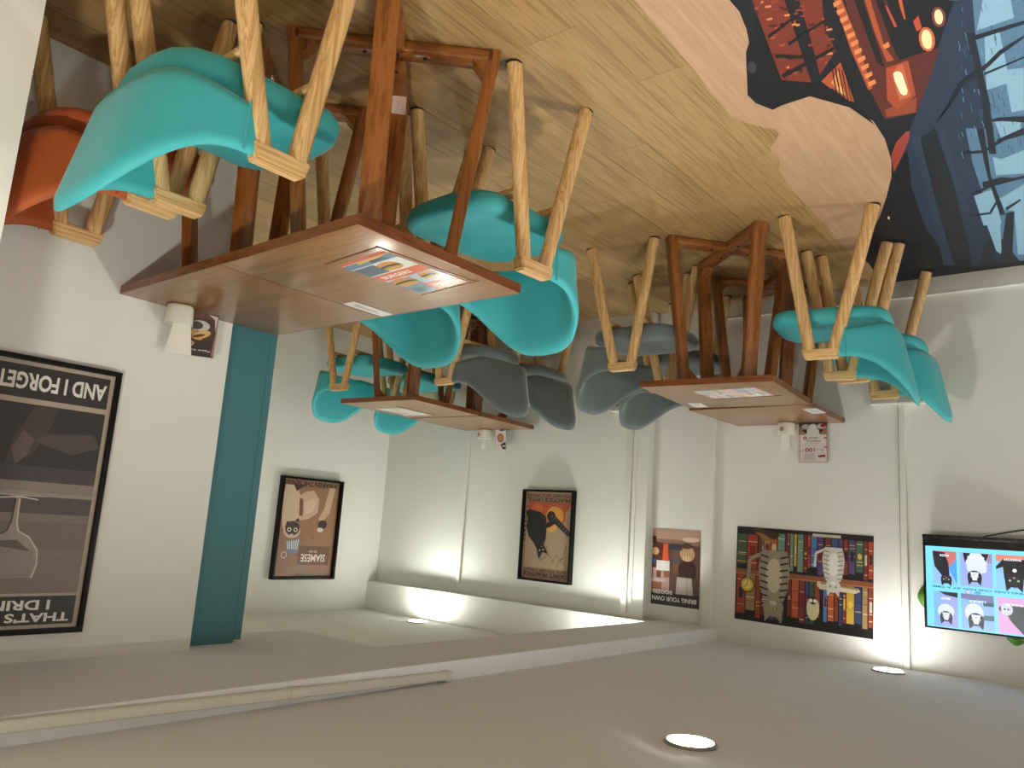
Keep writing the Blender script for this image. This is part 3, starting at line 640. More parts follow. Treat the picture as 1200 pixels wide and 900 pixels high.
MURAL = [('PINK',[(1.008,1.518),(1.011,1.589),(1.019,1.763),(1.026,1.969),(1.04,2.144),(1.047,2.296),(1.023,2.362),(0.989,2.418),(0.958,2.455),(0.959,2.495),(0.989,2.537),(1.02,2.569),(1.033,2.62),(1.027,2.654),(1.029,2.689),(1.062,2.758),(1.072,2.852),(1.082,2.968),(1.093,3.609),(1.105,3.955),(1.114,4.194),(1.097,4.203),(1.079,4.122),(1.067,3.958),(1.074,3.873),(0.942,3.554),(0.864,3.384),(0.79,3.196),(0.729,3.024),(0.695,2.887),(0.673,2.714),(0.672,2.571),(0.7,2.455),(0.741,2.359),(0.787,2.312),(0.837,2.309),(0.903,2.314),(0.919,2.328),(0.948,2.262),(0.95,2.202),(0.864,1.986),(0.838,1.947),(0.82,1.887),(0.805,1.804),(0.807,1.746),(0.792,1.665)],0),('DARKB',[(1.097,4.203),(1.079,4.122),(1.067,3.958),(1.074,3.873),(0.942,3.554),(0.864,3.384),(0.79,3.196),(0.729,3.024),(0.695,2.887),(0.673,2.714),(0.672,2.571),(0.7,2.455),(0.741,2.359),(0.787,2.312),(0.837,2.309),(0.903,2.314),(0.919,2.328),(0.948,2.262),(0.95,2.202),(0.864,1.986),(0.838,1.947),(0.82,1.887),(0.805,1.804),(0.807,1.746),(0.792,1.665)],0),((42,56,78),[(0.321,2.006),(0.34,2.062),(0.434,2.298),(0.543,2.585),(0.659,2.849),(0.631,2.847),(0.69,3.159),(0.738,3.624),(0.731,4.196),(0.585,4.244),(0.45,4.244),(0.339,3.314),(0.285,2.868),(0.245,2.526),(0.193,2.093)],1),((88,126,156),[(0.298,2.044),(0.195,2.114),(0.309,3.064),(0.364,3.03),(0.364,2.735),(0.332,2.322)],2),((88,126,156),[(0.438,2.773),(0.285,2.868),(0.45,4.244),(0.466,4.235),(0.494,3.86),(0.481,3.381),(0.465,3.063)],2),((140,182,206),[(0.304,2.259),(0.269,2.257),(0.277,2.444),(0.285,2.547),(0.344,2.557)],3),((140,182,206),[(0.287,2.468),(0.24,2.484),(0.27,2.74),(0.303,2.737)],3),((140,182,206),[(0.273,2.061),(0.225,2.094),(0.23,2.219),(0.316,2.225)],3),((140,182,206),[(0.354,2.76),(0.289,2.783),(0.291,2.915),(0.355,2.915)],3),((140,182,206),[(0.399,3.037),(0.376,3.068),(0.305,3.033),(0.329,3.231),(0.412,3.198)],3),((140,182,206),[(0.51,3.353),(0.445,3.324),(0.452,3.52),(0.466,3.709),(0.53,3.695)],3),((140,182,206),[(0.433,3.429),(0.341,3.331),(0.438,4.151),(0.461,4.139),(0.405,3.589),(0.434,3.551)],3),((140,182,206),[(0.518,3.702),(0.463,3.643),(0.521,4.106),(0.534,4.044)],3),((34,40,52),[(0.33,2.269),(0.213,2.262),(0.211,2.245),(0.326,2.245)],4),((34,40,52),[(0.509,2.681),(0.496,2.67),(0.402,2.47),(0.32,2.402),(0.283,2.355),(0.219,2.316),(0.221,2.328),(0.28,2.378),(0.318,2.425),(0.397,2.498)],4),((34,40,52),[(0.324,2.233),(0.347,2.621),(0.385,3.017),(0.405,3.005),(0.366,2.61),(0.34,2.222)],4),((34,40,52),[(0.389,2.757),(0.339,2.751),(0.275,2.782),(0.28,2.825),(0.336,2.78)],4),((34,40,52),[(0.369,2.907),(0.285,2.861),(0.288,2.888),(0.365,2.93)],4),((34,40,52),[(0.334,2.452),(0.232,2.423),(0.233,2.432),(0.337,2.466)],4),((34,40,52),[(0.473,2.944),(0.416,2.964),(0.341,2.89),(0.287,2.881),(0.291,2.915),(0.346,2.924),(0.419,2.986),(0.477,2.966)],4),((34,40,52),[(0.409,2.791),(0.39,2.802),(0.428,3.189),(0.439,3.612),(0.457,3.602),(0.438,3.182)],4),((34,40,52),[(0.516,3.33),(0.44,3.271),(0.331,3.247),(0.333,3.272),(0.444,3.297),(0.513,3.352)],4),((34,40,52),[(0.464,3.238),(0.398,3.224),(0.362,3.255),(0.467,3.292)],4),((34,40,52),[(0.429,3.533),(0.368,3.467),(0.369,3.486),(0.427,3.566)],4),((34,40,52),[(0.558,3.544),(0.488,3.552),(0.447,3.441),(0.442,3.453),(0.485,3.575),(0.556,3.567)],4),((34,40,52),[(0.545,4.221),(0.434,3.594),(0.405,3.589),(0.481,4.128),(0.466,4.235)],4),((34,40,52),[(0.565,3.921),(0.525,3.842),(0.554,4.26),(0.632,4.249)],4),((50,62,84),[(0.599,2.759),(0.573,2.745),(0.662,3.667),(0.726,4.168),(0.769,4.145),(0.671,3.371)],2),((50,62,84),[(0.514,2.725),(0.497,2.735),(0.549,3.38),(0.582,3.938),(0.588,4.069),(0.574,3.717),(0.556,3.24)],2),((34,38,46),[(0.574,2.774),(0.519,2.722),(0.556,3.24),(0.656,4.206),(0.731,4.196),(0.647,3.385)],3),((88,88,90),[(0.33,2.068),(0.35,2.055),(0.352,2.008),(0.313,2.034)],4),((122,52,36),[(0.75,1.738),(0.683,1.783),(0.762,2.237),(0.832,2.179),(0.792,1.949)],1),((122,52,36),[(0.652,1.804),(0.601,1.839),(0.646,2.005),(0.649,2.113),(0.727,2.212),(0.696,2.054)],1),((92,42,34),[(0.558,1.868),(0.472,1.926),(0.517,2.258),(0.413,2.255),(0.442,2.337),(0.543,2.585),(0.639,2.58),(0.629,2.372)],1),((176,84,50),[(0.581,1.853),(0.565,1.863),(0.583,2.06),(0.621,2.369),(0.633,2.373),(0.614,2.122)],2),((176,84,50),[(0.735,2.247),(0.657,2.178),(0.687,2.418),(0.715,2.386),(0.723,2.312)],2),((226,140,84),[(0.713,2.269),(0.674,2.215),(0.702,2.368),(0.711,2.323)],3),((245,190,120),[(0.704,2.3),(0.691,2.308),(0.699,2.362),(0.709,2.335)],4),((176,84,50),[(0.518,1.895),(0.506,1.903),(0.535,2.174),(0.528,2.25),(0.548,2.248),(0.539,2.09)],2),((226,140,84),[(0.537,2.159),(0.519,2.15),(0.522,2.176),(0.537,2.18)],3),((200,96,64),[(0.449,1.942),(0.441,1.947),(0.457,2.074),(0.463,2.07)],2),((190,84,56),[(0.487,1.986),(0.482,1.989),(0.483,2.094),(0.49,2.094)],2),((170,76,50),[(0.558,2.276),(0.497,2.271),(0.522,2.475),(0.591,2.536),(0.601,2.459)],3),((200,106,66),[(0.529,2.282),(0.513,2.283),(0.536,2.474),(0.57,2.479),(0.554,2.324)],4),((255,236,196),[(0.548,2.316),(0.54,2.309),(0.53,2.315),(0.527,2.33),(0.536,2.436),(0.543,2.455),(0.552,2.458),(0.558,2.439),(0.554,2.356)],5),((214,110,64),[(0.413,2.2),(0.418,2.227),(0.426,2.247),(0.436,2.257),(0.444,2.254),(0.45,2.24),(0.452,2.216),(0.45,2.189),(0.445,2.163),(0.437,2.144),(0.428,2.135),(0.42,2.138),(0.414,2.151),(0.412,2.174)],3),((255,232,180),[(0.42,2.198),(0.424,2.219),(0.429,2.236),(0.435,2.244),(0.441,2.242),(0.445,2.231),(0.446,2.213),(0.444,2.191),(0.44,2.17),(0.434,2.155),(0.428,2.147),(0.423,2.149),(0.419,2.159),(0.418,2.177)],4),((120,66,50),[(0.37,2.114),(0.374,2.134),(0.38,2.15),(0.388,2.157),(0.395,2.155),(0.4,2.144),(0.402,2.125),(0.401,2.104),(0.397,2.084),(0.39,2.069),(0.383,2.062),(0.377,2.065),(0.372,2.076),(0.369,2.093)],3),((255,226,180),[(0.376,2.112),(0.379,2.127),(0.383,2.139),(0.388,2.144),(0.392,2.143),(0.395,2.135),(0.396,2.122),(0.395,2.106),(0.392,2.091),(0.388,2.08),(0.383,2.075),(0.379,2.076),(0.376,2.084),(0.375,2.097)],4),((190,80,54),[(0.444,2.095),(0.427,2.075),(0.431,2.135),(0.446,2.145)],2),((150,70,46),[(0.623,2.516),(0.523,2.492),(0.547,2.583),(0.629,2.567)],2),((226,140,84),[(0.592,1.903),(0.572,1.9),(0.575,1.917),(0.595,1.923)],3),((226,140,84),[(0.595,1.94),(0.575,1.937),(0.578,1.954),(0.597,1.961)],3),((226,140,84),[(0.598,1.978),(0.577,1.974),(0.58,1.992),(0.6,1.999)],3),((226,140,84),[(0.6,2.017),(0.58,2.013),(0.583,2.032),(0.603,2.039)],3),((226,140,84),[(0.603,2.058),(0.582,2.053),(0.585,2.072),(0.606,2.08)],3),((226,140,84),[(0.606,2.099),(0.585,2.094),(0.588,2.114),(0.609,2.122)],3),((226,140,84),[(0.609,2.142),(0.588,2.137),(0.591,2.157),(0.612,2.166)],3),((226,140,84),[(0.613,2.186),(0.59,2.18),(0.594,2.202),(0.616,2.211)],3),((226,140,84),[(0.616,2.232),(0.593,2.225),(0.597,2.247),(0.619,2.257)],3),((226,140,84),[(0.619,2.279),(0.596,2.272),(0.6,2.295),(0.622,2.305)],3),((226,140,84),[(0.623,2.327),(0.6,2.32),(0.603,2.344),(0.626,2.355)],3),((176,84,50),[(0.78,1.955),(0.768,1.957),(0.77,1.967),(0.782,1.964)],2),((176,84,50),[(0.766,1.811),(0.756,1.811),(0.759,1.821),(0.768,1.818)],2),((176,84,50),[(0.754,1.919),(0.738,1.924),(0.741,1.934),(0.756,1.928)],2),((60,30,28),[(0.803,2.134),(0.785,2.138),(0.787,2.151),(0.805,2.144)],2),((60,30,28),[(0.712,1.845),(0.702,1.845),(0.704,1.854),(0.713,1.852)],2),((150,66,42),[(0.722,1.812),(0.711,1.813),(0.714,1.823),(0.724,1.82)],2),((60,30,28),[(0.763,1.902),(0.745,1.908),(0.747,1.918),(0.764,1.91)],2),((150,66,42),[(0.729,1.839),(0.712,1.844),(0.715,1.853),(0.731,1.846)],2),((150,66,42),[(0.666,1.868),(0.655,1.869),(0.657,1.879),(0.667,1.875)],2),((226,140,84),[(0.794,2.118),(0.786,2.116),(0.789,2.128),(0.796,2.127)],2),((60,30,28),[(0.658,2.117),(0.643,2.12),(0.645,2.131),(0.659,2.127)],2),((150,66,42),[(0.726,1.915),(0.715,1.916),(0.717,1.926),(0.728,1.923)],2),((60,30,28),[(0.664,2.075),(0.654,2.075),(0.656,2.086),(0.666,2.084)],2),((176,84,50),[(0.695,2.155),(0.687,2.153),(0.689,2.165),(0.696,2.165)],2),((150,66,42),[(0.704,2.126),(0.689,2.129),(0.692,2.14),(0.706,2.136)],2),((176,84,50),[(0.737,1.781),(0.726,1.783),(0.728,1.792),(0.739,1.788)],2),((60,30,28),[(0.778,2.145),(0.758,2.15),(0.761,2.162),(0.78,2.155)],2),((226,140,84),[(0.743,1.796),(0.736,1.795),(0.738,1.804),(0.745,1.803)],2),((60,30,28),[(0.701,1.914),(0.685,1.918),(0.688,1.928),(0.703,1.922)],2),((226,140,84),[(0.678,1.982),(0.67,1.981),(0.672,1.991),(0.68,1.991)],2),((176,84,50),[(0.64,1.992),(0.634,1.989),(0.636,2.0),(0.641,2.0)],2),((60,30,28),[(0.696,1.915),(0.686,1.916),(0.688,1.926),(0.698,1.923)],2),((150,66,42),[(0.705,2.045),(0.693,2.046),(0.695,2.057),(0.707,2.054)],2),((150,66,42),[(0.743,1.761),(0.735,1.76),(0.738,1.769),(0.745,1.768)],2),((176,84,50),[(0.687,1.983),(0.677,1.983),(0.68,1.993),(0.688,1.992)],2),((150,66,42),[(0.721,1.807),(0.703,1.813),(0.705,1.822),(0.722,1.815)],2),((150,66,42),[(0.681,1.878),(0.669,1.879),(0.671,1.889),(0.682,1.885)],2),((150,66,42),[(0.679,1.908),(0.668,1.909),(0.67,1.919),(0.68,1.915)],2),((150,66,42),[(0.666,1.834),(0.657,1.834),(0.659,1.844),(0.668,1.842)],2),((176,84,50),[(0.743,1.922),(0.735,1.92),(0.738,1.931),(0.745,1.93)],2),((176,84,50),[(0.789,2.154),(0.776,2.155),(0.779,2.167),(0.791,2.164)],2),((150,66,42),[(0.673,1.882),(0.656,1.887),(0.658,1.897),(0.674,1.89)],2),((60,30,28),[(0.776,2.076),(0.758,2.08),(0.76,2.092),(0.778,2.085)],2),((60,30,28),[(0.707,1.854),(0.692,1.859),(0.694,1.868),(0.709,1.862)],2),((60,30,28),[(0.77,2.161),(0.762,2.158),(0.765,2.17),(0.772,2.17)],2),((150,66,42),[(0.653,2.047),(0.636,2.052),(0.638,2.063),(0.655,2.056)],2),((150,66,42),[(0.702,1.92),(0.695,1.918),(0.698,1.928),(0.704,1.928)],2),((226,140,84),[(0.676,2.113),(0.661,2.116),(0.663,2.128),(0.678,2.122)],2),((60,30,28),[(0.735,1.911),(0.727,1.91),(0.73,1.92),(0.737,1.919)],2),((150,66,42),[(0.76,1.845),(0.749,1.846),(0.751,1.856),(0.761,1.853)],2),((60,30,28),[(0.706,2.04),(0.697,2.039),(0.699,2.05),(0.707,2.049)],2),((226,140,84),[(0.71,1.93),(0.698,1.931),(0.7,1.942),(0.712,1.938)],2),((60,30,28),[(0.77,1.828),(0.762,1.827),(0.765,1.836),(0.772,1.836)],2),((176,84,50),[(0.637,1.952),(0.63,1.951),(0.632,1.961),(0.638,1.96)],2),((226,140,84),[(0.768,2.14),(0.76,2.138),(0.762,2.15),(0.77,2.15)],2),((226,140,84),[(0.703,1.938),(0.692,1.939),(0.694,1.949),(0.704,1.946)],2),((60,30,28),[(0.679,1.857),(0.672,1.856),(0.674,1.865),(0.681,1.864)],2),((226,140,84),[(0.641,2.003),(0.627,2.006),(0.629,2.016),(0.643,2.011)],2),((226,140,84),[(0.757,1.871),(0.743,1.874),(0.745,1.884),(0.759,1.879)],2),((150,66,42),[(0.689,1.888),(0.679,1.889),(0.681,1.899),(0.691,1.896)],2),((60,30,28),[(0.744,1.921),(0.728,1.926),(0.73,1.936),(0.746,1.929)],2),((60,30,28),[(0.627,1.954),(0.619,1.953),(0.621,1.963),(0.628,1.962)],2),((226,140,84),[(0.741,1.819),(0.726,1.823),(0.729,1.832),(0.743,1.827)],2),((60,30,28),[(0.675,1.956),(0.659,1.96),(0.661,1.97),(0.677,1.964)],2),((176,84,50),[(0.772,2.001),(0.757,2.004),(0.76,2.015),(0.774,2.01)],2),((60,30,28),[(0.65,2.015),(0.633,2.02),(0.635,2.031),(0.652,2.024)],2),((226,140,84),[(0.713,1.881),(0.699,1.884),(0.702,1.894),(0.714,1.889)],2),((60,30,28),[(0.777,1.939),(0.758,1.945),(0.761,1.955),(0.779,1.947)],2),((150,66,42),[(0.769,1.945),(0.754,1.949),(0.757,1.959),(0.771,1.954)],2),((60,30,28),[(0.743,2.081),(0.729,2.083),(0.731,2.095),(0.745,2.09)],2),((30,26,28),[(0.822,2.15),(0.642,2.089),(0.642,2.104),(0.821,2.17)],4),((30,26,28),[(0.782,1.942),(0.69,1.899),(0.69,1.908),(0.783,1.957)],4),((30,26,28),[(0.797,2.037),(0.725,2.099),(0.73,2.111),(0.804,2.055)],4),((30,26,28),[(0.749,2.005),(0.63,1.958),(0.631,1.968),(0.75,2.021)],4),((30,26,28),[(0.54,1.88),(0.522,1.892),(0.561,2.274),(0.572,2.237)],4),((30,26,28),[(0.497,1.909),(0.482,1.92),(0.499,2.184),(0.519,2.242)],4),((30,26,28),[(0.462,1.933),(0.452,1.94),(0.471,2.23),(0.488,2.191)],4),((30,26,28),[(0.684,2.178),(0.681,2.177),(0.725,2.38),(0.729,2.38)],5),((30,26,28),[(0.678,2.191),(0.675,2.19),(0.717,2.391),(0.72,2.386)],5),((30,26,28),[(0.672,2.204),(0.669,2.203),(0.71,2.403),(0.711,2.392)],5),((30,26,28),[(0.666,2.217),(0.663,2.216),(0.703,2.414),(0.702,2.398)],5),((30,26,28),[(0.66,2.231),(0.657,2.23),(0.696,2.426),(0.693,2.403)],5),((30,26,28),[(0.654,2.244),(0.651,2.243),(0.689,2.438),(0.684,2.409)],5),((158,66,54),[(0.686,2.845),(0.646,2.752),(0.6,2.692),(0.59,2.699),(0.606,2.754),(0.653,2.866),(0.712,2.99)],4),((235,235,235),[(0.834,3.418),(0.836,3.426),(0.838,3.432),(0.841,3.436),(0.843,3.435),(0.844,3.432),(0.843,3.425),(0.842,3.417),(0.84,3.41),(0.838,3.403),(0.836,3.4),(0.834,3.4),(0.833,3.404),(0.833,3.41)],5),((60,60,66),[(0.865,2.068),(0.871,2.08),(0.877,2.09),(0.884,2.095),(0.89,2.093),(0.893,2.085),(0.893,2.074),(0.889,2.06),(0.884,2.047),(0.877,2.038),(0.871,2.034),(0.865,2.036),(0.862,2.043),(0.862,2.054)],4),((20,22,26),[(0.847,1.968),(0.771,1.844),(0.831,2.176),(0.771,2.231),(0.72,2.305),(0.679,2.498),(0.675,2.596),(0.709,2.443),(0.791,2.311),(0.88,2.316),(0.918,2.328),(0.946,2.203)],3),((56,74,98),[(0.358,2.864),(0.356,2.865),(0.357,2.889),(0.359,2.888)],2),((110,150,178),[(0.41,2.562),(0.408,2.563),(0.411,2.595),(0.413,2.594)],2),((70,100,130),[(0.317,2.487),(0.316,2.488),(0.318,2.538),(0.32,2.537)],2),((56,74,98),[(0.344,2.964),(0.342,2.965),(0.344,2.995),(0.346,2.994)],2),((70,100,130),[(0.38,2.995),(0.378,2.996),(0.379,3.022),(0.381,3.021)],3),((56,74,98),[(0.396,2.844),(0.394,2.845),(0.396,2.877),(0.398,2.876)],3),((110,150,178),[(0.25,2.418),(0.248,2.42),(0.249,2.46),(0.251,2.459)],2),((56,74,98),[(0.327,2.215),(0.325,2.216),(0.326,2.241),(0.328,2.24)],2),((110,150,178),[(0.387,2.747),(0.385,2.748),(0.387,2.794),(0.389,2.793)],3),((56,74,98),[(0.287,2.073),(0.285,2.074),(0.286,2.091),(0.287,2.09)],3),((110,150,178),[(0.37,2.785),(0.368,2.786),(0.37,2.827),(0.372,2.826)],2),((56,74,98),[(0.33,2.084),(0.328,2.085),(0.331,2.131),(0.332,2.13)],2),((110,150,178),[(0.291,2.308),(0.289,2.309),(0.29,2.326),(0.292,2.325)],3),((70,100,130),[(0.305,2.449),(0.304,2.45),(0.305,2.492),(0.307,2.49)],3),((70,100,130),[(0.347,2.26),(0.345,2.261),(0.348,2.312),(0.35,2.311)],3),((56,74,98),[(0.335,2.575),(0.333,2.576),(0.335,2.627),(0.337,2.626)],3),((70,100,130),[(0.286,2.183),(0.284,2.184),(0.285,2.2),(0.286,2.199)],2),((56,74,98),[(0.286,2.63),(0.284,2.631),(0.286,2.678),(0.287,2.677)],2),((56,74,98),[(0.313,2.625),(0.312,2.626),(0.314,2.691),(0.316,2.69)],2),((56,74,98),[(0.349,2.644),(0.347,2.646),(0.35,2.7),(0.352,2.699)],3),((56,74,98),[(0.309,2.214),(0.308,2.215),(0.309,2.239),(0.31,2.238)],3),((110,150,178),[(0.454,2.793),(0.452,2.794),(0.454,2.828),(0.456,2.827)],2),((70,100,130),[(0.35,2.348),(0.348,2.349),(0.35,2.37),(0.351,2.369)],3),((70,100,130),[(0.341,2.145),(0.34,2.146),(0.342,2.189),(0.344,2.188)],3),((70,100,130),[(0.319,2.439),(0.318,2.44),(0.32,2.487),(0.322,2.486)],2),((56,74,98),[(0.375,2.671),(0.373,2.672),(0.376,2.735),(0.378,2.734)],2),((56,74,98),[(0.408,2.788),(0.406,2.789),(0.41,2.855),(0.412,2.854)],3),((56,74,98),[(0.4,2.863),(0.398,2.864),(0.401,2.905),(0.403,2.904)],2),((70,100,130),[(0.383,2.673),(0.381,2.674),(0.384,2.735),(0.386,2.734)],3),((110,150,178),[(0.292,2.646),(0.29,2.647),(0.291,2.679),(0.293,2.678)],2),((110,150,178),[(0.413,2.768),(0.411,2.769),(0.416,2.838),(0.418,2.837)],2),((56,74,98),[(0.332,2.661),(0.331,2.662),(0.333,2.71),(0.335,2.709)],3),((70,100,130),[(0.312,2.951),(0.31,2.952),(0.311,2.983),(0.313,2.982)],3),((70,100,130),[(0.338,2.549),(0.336,2.55),(0.337,2.578),(0.339,2.577)],2),((110,150,178),[(0.374,2.529),(0.372,2.53),(0.374,2.553),(0.376,2.551)],3),((70,100,130),[(0.293,2.835),(0.291,2.836),(0.292,2.884),(0.294,2.882)],3),((56,74,98),[(0.345,2.239),(0.344,2.24),(0.346,2.291),(0.348,2.29)],2),((110,150,178),[(0.344,2.219),(0.342,2.22),(0.345,2.261),(0.346,2.26)],2),((70,100,130),[(0.349,2.337),(0.348,2.338),(0.35,2.377),(0.351,2.376)],3),((56,74,98),[(0.28,2.115),(0.279,2.116),(0.28,2.145),(0.281,2.144)],3),((110,150,178),[(0.34,2.759),(0.338,2.76),(0.341,2.817),(0.343,2.816)],3),((110,150,178),[(0.376,2.404),(0.374,2.405),(0.376,2.439),(0.378,2.438)],3),((110,150,178),[(0.324,2.972),(0.322,2.973),(0.325,3.051),(0.327,3.05)],3),((70,100,130),[(0.282,2.266),(0.28,2.267),(0.281,2.3),(0.283,2.299)],3),((56,74,98),[(0.338,2.632),(0.336,2.633),(0.338,2.682),(0.34,2.681)],2),((110,150,178),[(0.331,2.102),(0.33,2.103),(0.331,2.122),(0.332,2.121)],2),((110,150,178),[(0.267,2.496),(0.265,2.497),(0.265,2.517),(0.267,2.516)],3),((56,74,98),[(0.284,2.222),(0.282,2.223),(0.283,2.239),(0.284,2.237)],2),((56,74,98),[(0.485,2.901),(0.483,2.902),(0.486,2.941),(0.488,2.94)],2),((70,100,130),[(0.432,2.651),(0.43,2.652),(0.434,2.705),(0.436,2.703)],2),((56,74,98),[(0.325,2.73),(0.323,2.732),(0.326,2.793),(0.327,2.791)],3),((110,150,178),[(0.444,2.942),(0.442,2.943),(0.447,3.002),(0.449,3.001)],2),((70,100,130),[(0.432,2.662),(0.43,2.663),(0.431,2.683),(0.433,2.682)],2),((110,150,178),[(0.373,2.98),(0.371,2.981),(0.372,3.006),(0.374,3.004)],2),((70,100,130),[(0.353,2.817),(0.351,2.818),(0.352,2.843),(0.354,2.842)],2),((110,150,178),[(0.365,2.535),(0.363,2.536),(0.365,2.576),(0.367,2.575)],3),((70,100,130),[(0.338,2.82),(0.336,2.822),(0.339,2.884),(0.341,2.883)],3),((70,100,130),[(0.328,2.27),(0.326,2.271),(0.327,2.299),(0.329,2.298)],2),((70,100,130),[(0.288,2.373),(0.286,2.374),(0.287,2.411),(0.289,2.41)],2),((70,100,130),[(0.361,2.293),(0.359,2.294),(0.362,2.348),(0.364,2.347)],3),((110,150,178),[(0.365,2.245),(0.364,2.246),(0.366,2.287),(0.368,2.286)],2),((56,74,98),[(0.277,2.1),(0.276,2.101),(0.276,2.123),(0.278,2.122)],2),((110,150,178),[(0.48,2.937),(0.478,2.938),(0.483,2.998),(0.485,2.997)],3),((56,74,98),[(0.295,2.16),(0.293,2.161),(0.294,2.174),(0.295,2.173)],2),((70,100,130),[(0.355,2.281),(0.353,2.282),(0.356,2.32),(0.357,2.319)],2),((70,100,130),[(0.412,2.949),(0.41,2.95),(0.413,3.004),(0.416,3.003)],2),((56,74,98),[(0.351,2.286),(0.349,2.287),(0.35,2.301),(0.352,2.3)],3),((70,100,130),[(0.389,2.742),(0.387,2.743),(0.389,2.769),(0.39,2.768)],3),((56,74,98),[(0.282,2.247),(0.28,2.248),(0.282,2.29),(0.283,2.289)],2),((56,74,98),[(0.364,2.289),(0.362,2.29),(0.365,2.331),(0.366,2.33)],2),((56,74,98),[(0.3,2.331),(0.298,2.332),(0.3,2.37),(0.301,2.369)],3),((110,150,178),[(0.401,2.479),(0.399,2.481),(0.403,2.536),(0.405,2.535)],3),((70,100,130),[(0.465,2.797),(0.463,2.798),(0.467,2.852),(0.469,2.851)],3),((110,150,178),[(0.309,2.566),(0.307,2.567),(0.308,2.586),(0.31,2.585)],2),((110,150,178),[(0.297,2.582),(0.295,2.583),(0.297,2.625),(0.299,2.624)],2),((56,74,98),[(0.431,2.817),(0.429,2.818),(0.431,2.854),(0.433,2.853)],3),((70,100,130),[(0.398,2.61),(0.396,2.611),(0.401,2.677),(0.403,2.676)],3),((110,150,178),[(0.285,2.067),(0.283,2.068),(0.284,2.096),(0.286,2.095)],3),((70,100,130),[(0.291,2.12),(0.289,2.121),(0.29,2.147),(0.292,2.146)],3),((70,100,130),[(0.337,2.971),(0.335,2.972),(0.338,3.044),(0.34,3.042)],2),((70,100,130),[(0.245,2.151),(0.243,2.152),(0.244,2.167),(0.245,2.166)],2),((56,74,98),[(0.332,2.479),(0.33,2.48),(0.331,2.498),(0.332,2.497)],2),((56,74,98),[(0.321,2.594),(0.319,2.595),(0.321,2.636),(0.323,2.635)],3),((56,74,98),[(0.305,2.908),(0.303,2.909),(0.305,2.987),(0.307,2.985)],3),((70,100,130),[(0.328,2.253),(0.326,2.254),(0.328,2.29),(0.33,2.289)],2),((70,100,130),[(0.325,2.561),(0.323,2.562),(0.324,2.578),(0.325,2.577)],2),((110,150,178),[(0.314,2.394),(0.312,2.395),(0.314,2.422),(0.315,2.421)],2),((56,74,98),[(0.369,2.301),(0.367,2.302),(0.369,2.334),(0.371,2.333)],3),((70,100,130),[(0.318,3.041),(0.315,3.042),(0.318,3.101),(0.32,3.1)],2),((56,74,98),[(0.283,2.214),(0.281,2.215),(0.283,2.264),(0.284,2.263)],2),((70,100,130),[(0.343,2.652),(0.341,2.653),(0.344,2.719),(0.346,2.718)],3),((70,100,130),[(0.335,2.269),(0.333,2.27),(0.334,2.295),(0.336,2.294)],2),((70,100,130),[(0.284,2.276),(0.282,2.277),(0.284,2.324),(0.286,2.323)],3),((70,100,130),[(0.31,2.789),(0.308,2.79),(0.309,2.827),(0.311,2.825)],3),((56,74,98),[(0.221,2.11),(0.219,2.111),(0.219,2.145),(0.221,2.144)],3),((110,150,178),[(0.248,2.39),(0.247,2.391),(0.247,2.432),(0.249,2.431)],3),((70,100,130),[(0.377,2.67),(0.375,2.671),(0.377,2.704),(0.378,2.703)],3),((56,74,98),[(0.332,2.352),(0.331,2.353),(0.332,2.374),(0.333,2.373)],2),((110,150,178),[(0.397,2.96),(0.395,2.961),(0.398,3.003),(0.4,3.002)],2),((110,150,178),[(0.37,2.286),(0.368,2.287),(0.369,2.304),(0.371,2.303)],2),((56,74,98),[(0.403,2.905),(0.401,2.906),(0.404,2.953),(0.406,2.951)],3),((70,100,130),[(0.381,2.373),(0.379,2.374),(0.382,2.411),(0.383,2.41)],3),((110,150,178),[(0.322,2.32),(0.32,2.321),(0.322,2.372),(0.324,2.371)],3),((56,74,98),[(0.36,2.87),(0.358,2.871),(0.36,2.914),(0.362,2.913)],3),((70,100,130),[(0.311,2.89),(0.309,2.892),(0.312,2.97),(0.314,2.968)],2),((56,74,98),[(0.375,2.654),(0.373,2.655),(0.377,2.719),(0.379,2.717)],2),((56,74,98),[(0.377,2.355),(0.375,2.356),(0.376,2.376),(0.378,2.375)],3),((70,100,130),[(0.284,2.616),(0.283,2.617),(0.284,2.667),(0.286,2.666)],2)]  # small white dot: a hot spot of light painted into the print

# ------------------------------------------------------------------ printed floor film
fm = thing('floor_mural', 'large printed floor film of a dark lantern-lit street with a pinkish wood silhouette', 'floor print', (0, 0, 0.0003))
bm = bmesh.new(); lay = bm.loops.layers.float_color.new('Ink')
fcount = [0]
def fpoly(pts, c, L, bmm=bm, lay=lay):
    fcount[0] += 1
    vs = [bmm.verts.new((x, y, L * 0.0004 + (fcount[0] % 50) * 0.000006)) for x, y in pts]
    try: f = bmm.faces.new(vs)
    except ValueError: return
    f.normal_update()
    if f.normal.z < 0: f.normal_flip()
    r = bmesh.ops.triangulate(bmm, faces=[f], ngon_method='EAR_CLIP')
    for g in r['faces']:
        for lp in g.loops: lp[lay] = lin(c)
def clip(pts, y0=0.75, y1=4.312, x0=-1.9):
    for ax, lim, sg in ((1, y0, 1), (1, y1, -1), (0, x0, 1)):
        out = []
        for a, b in zip(pts, pts[1:] + pts[:1]):
            ia, ib = sg * (a[ax] - lim) >= 0, sg * (b[ax] - lim) >= 0
            if ia: out.append(a)
            if ia != ib:
                k = (lim - a[ax]) / (b[ax] - a[ax]); out.append(tuple(a[q] + k * (b[q] - a[q]) for q in (0, 1)))
        pts = out
        if len(pts) < 3: return []
    return pts
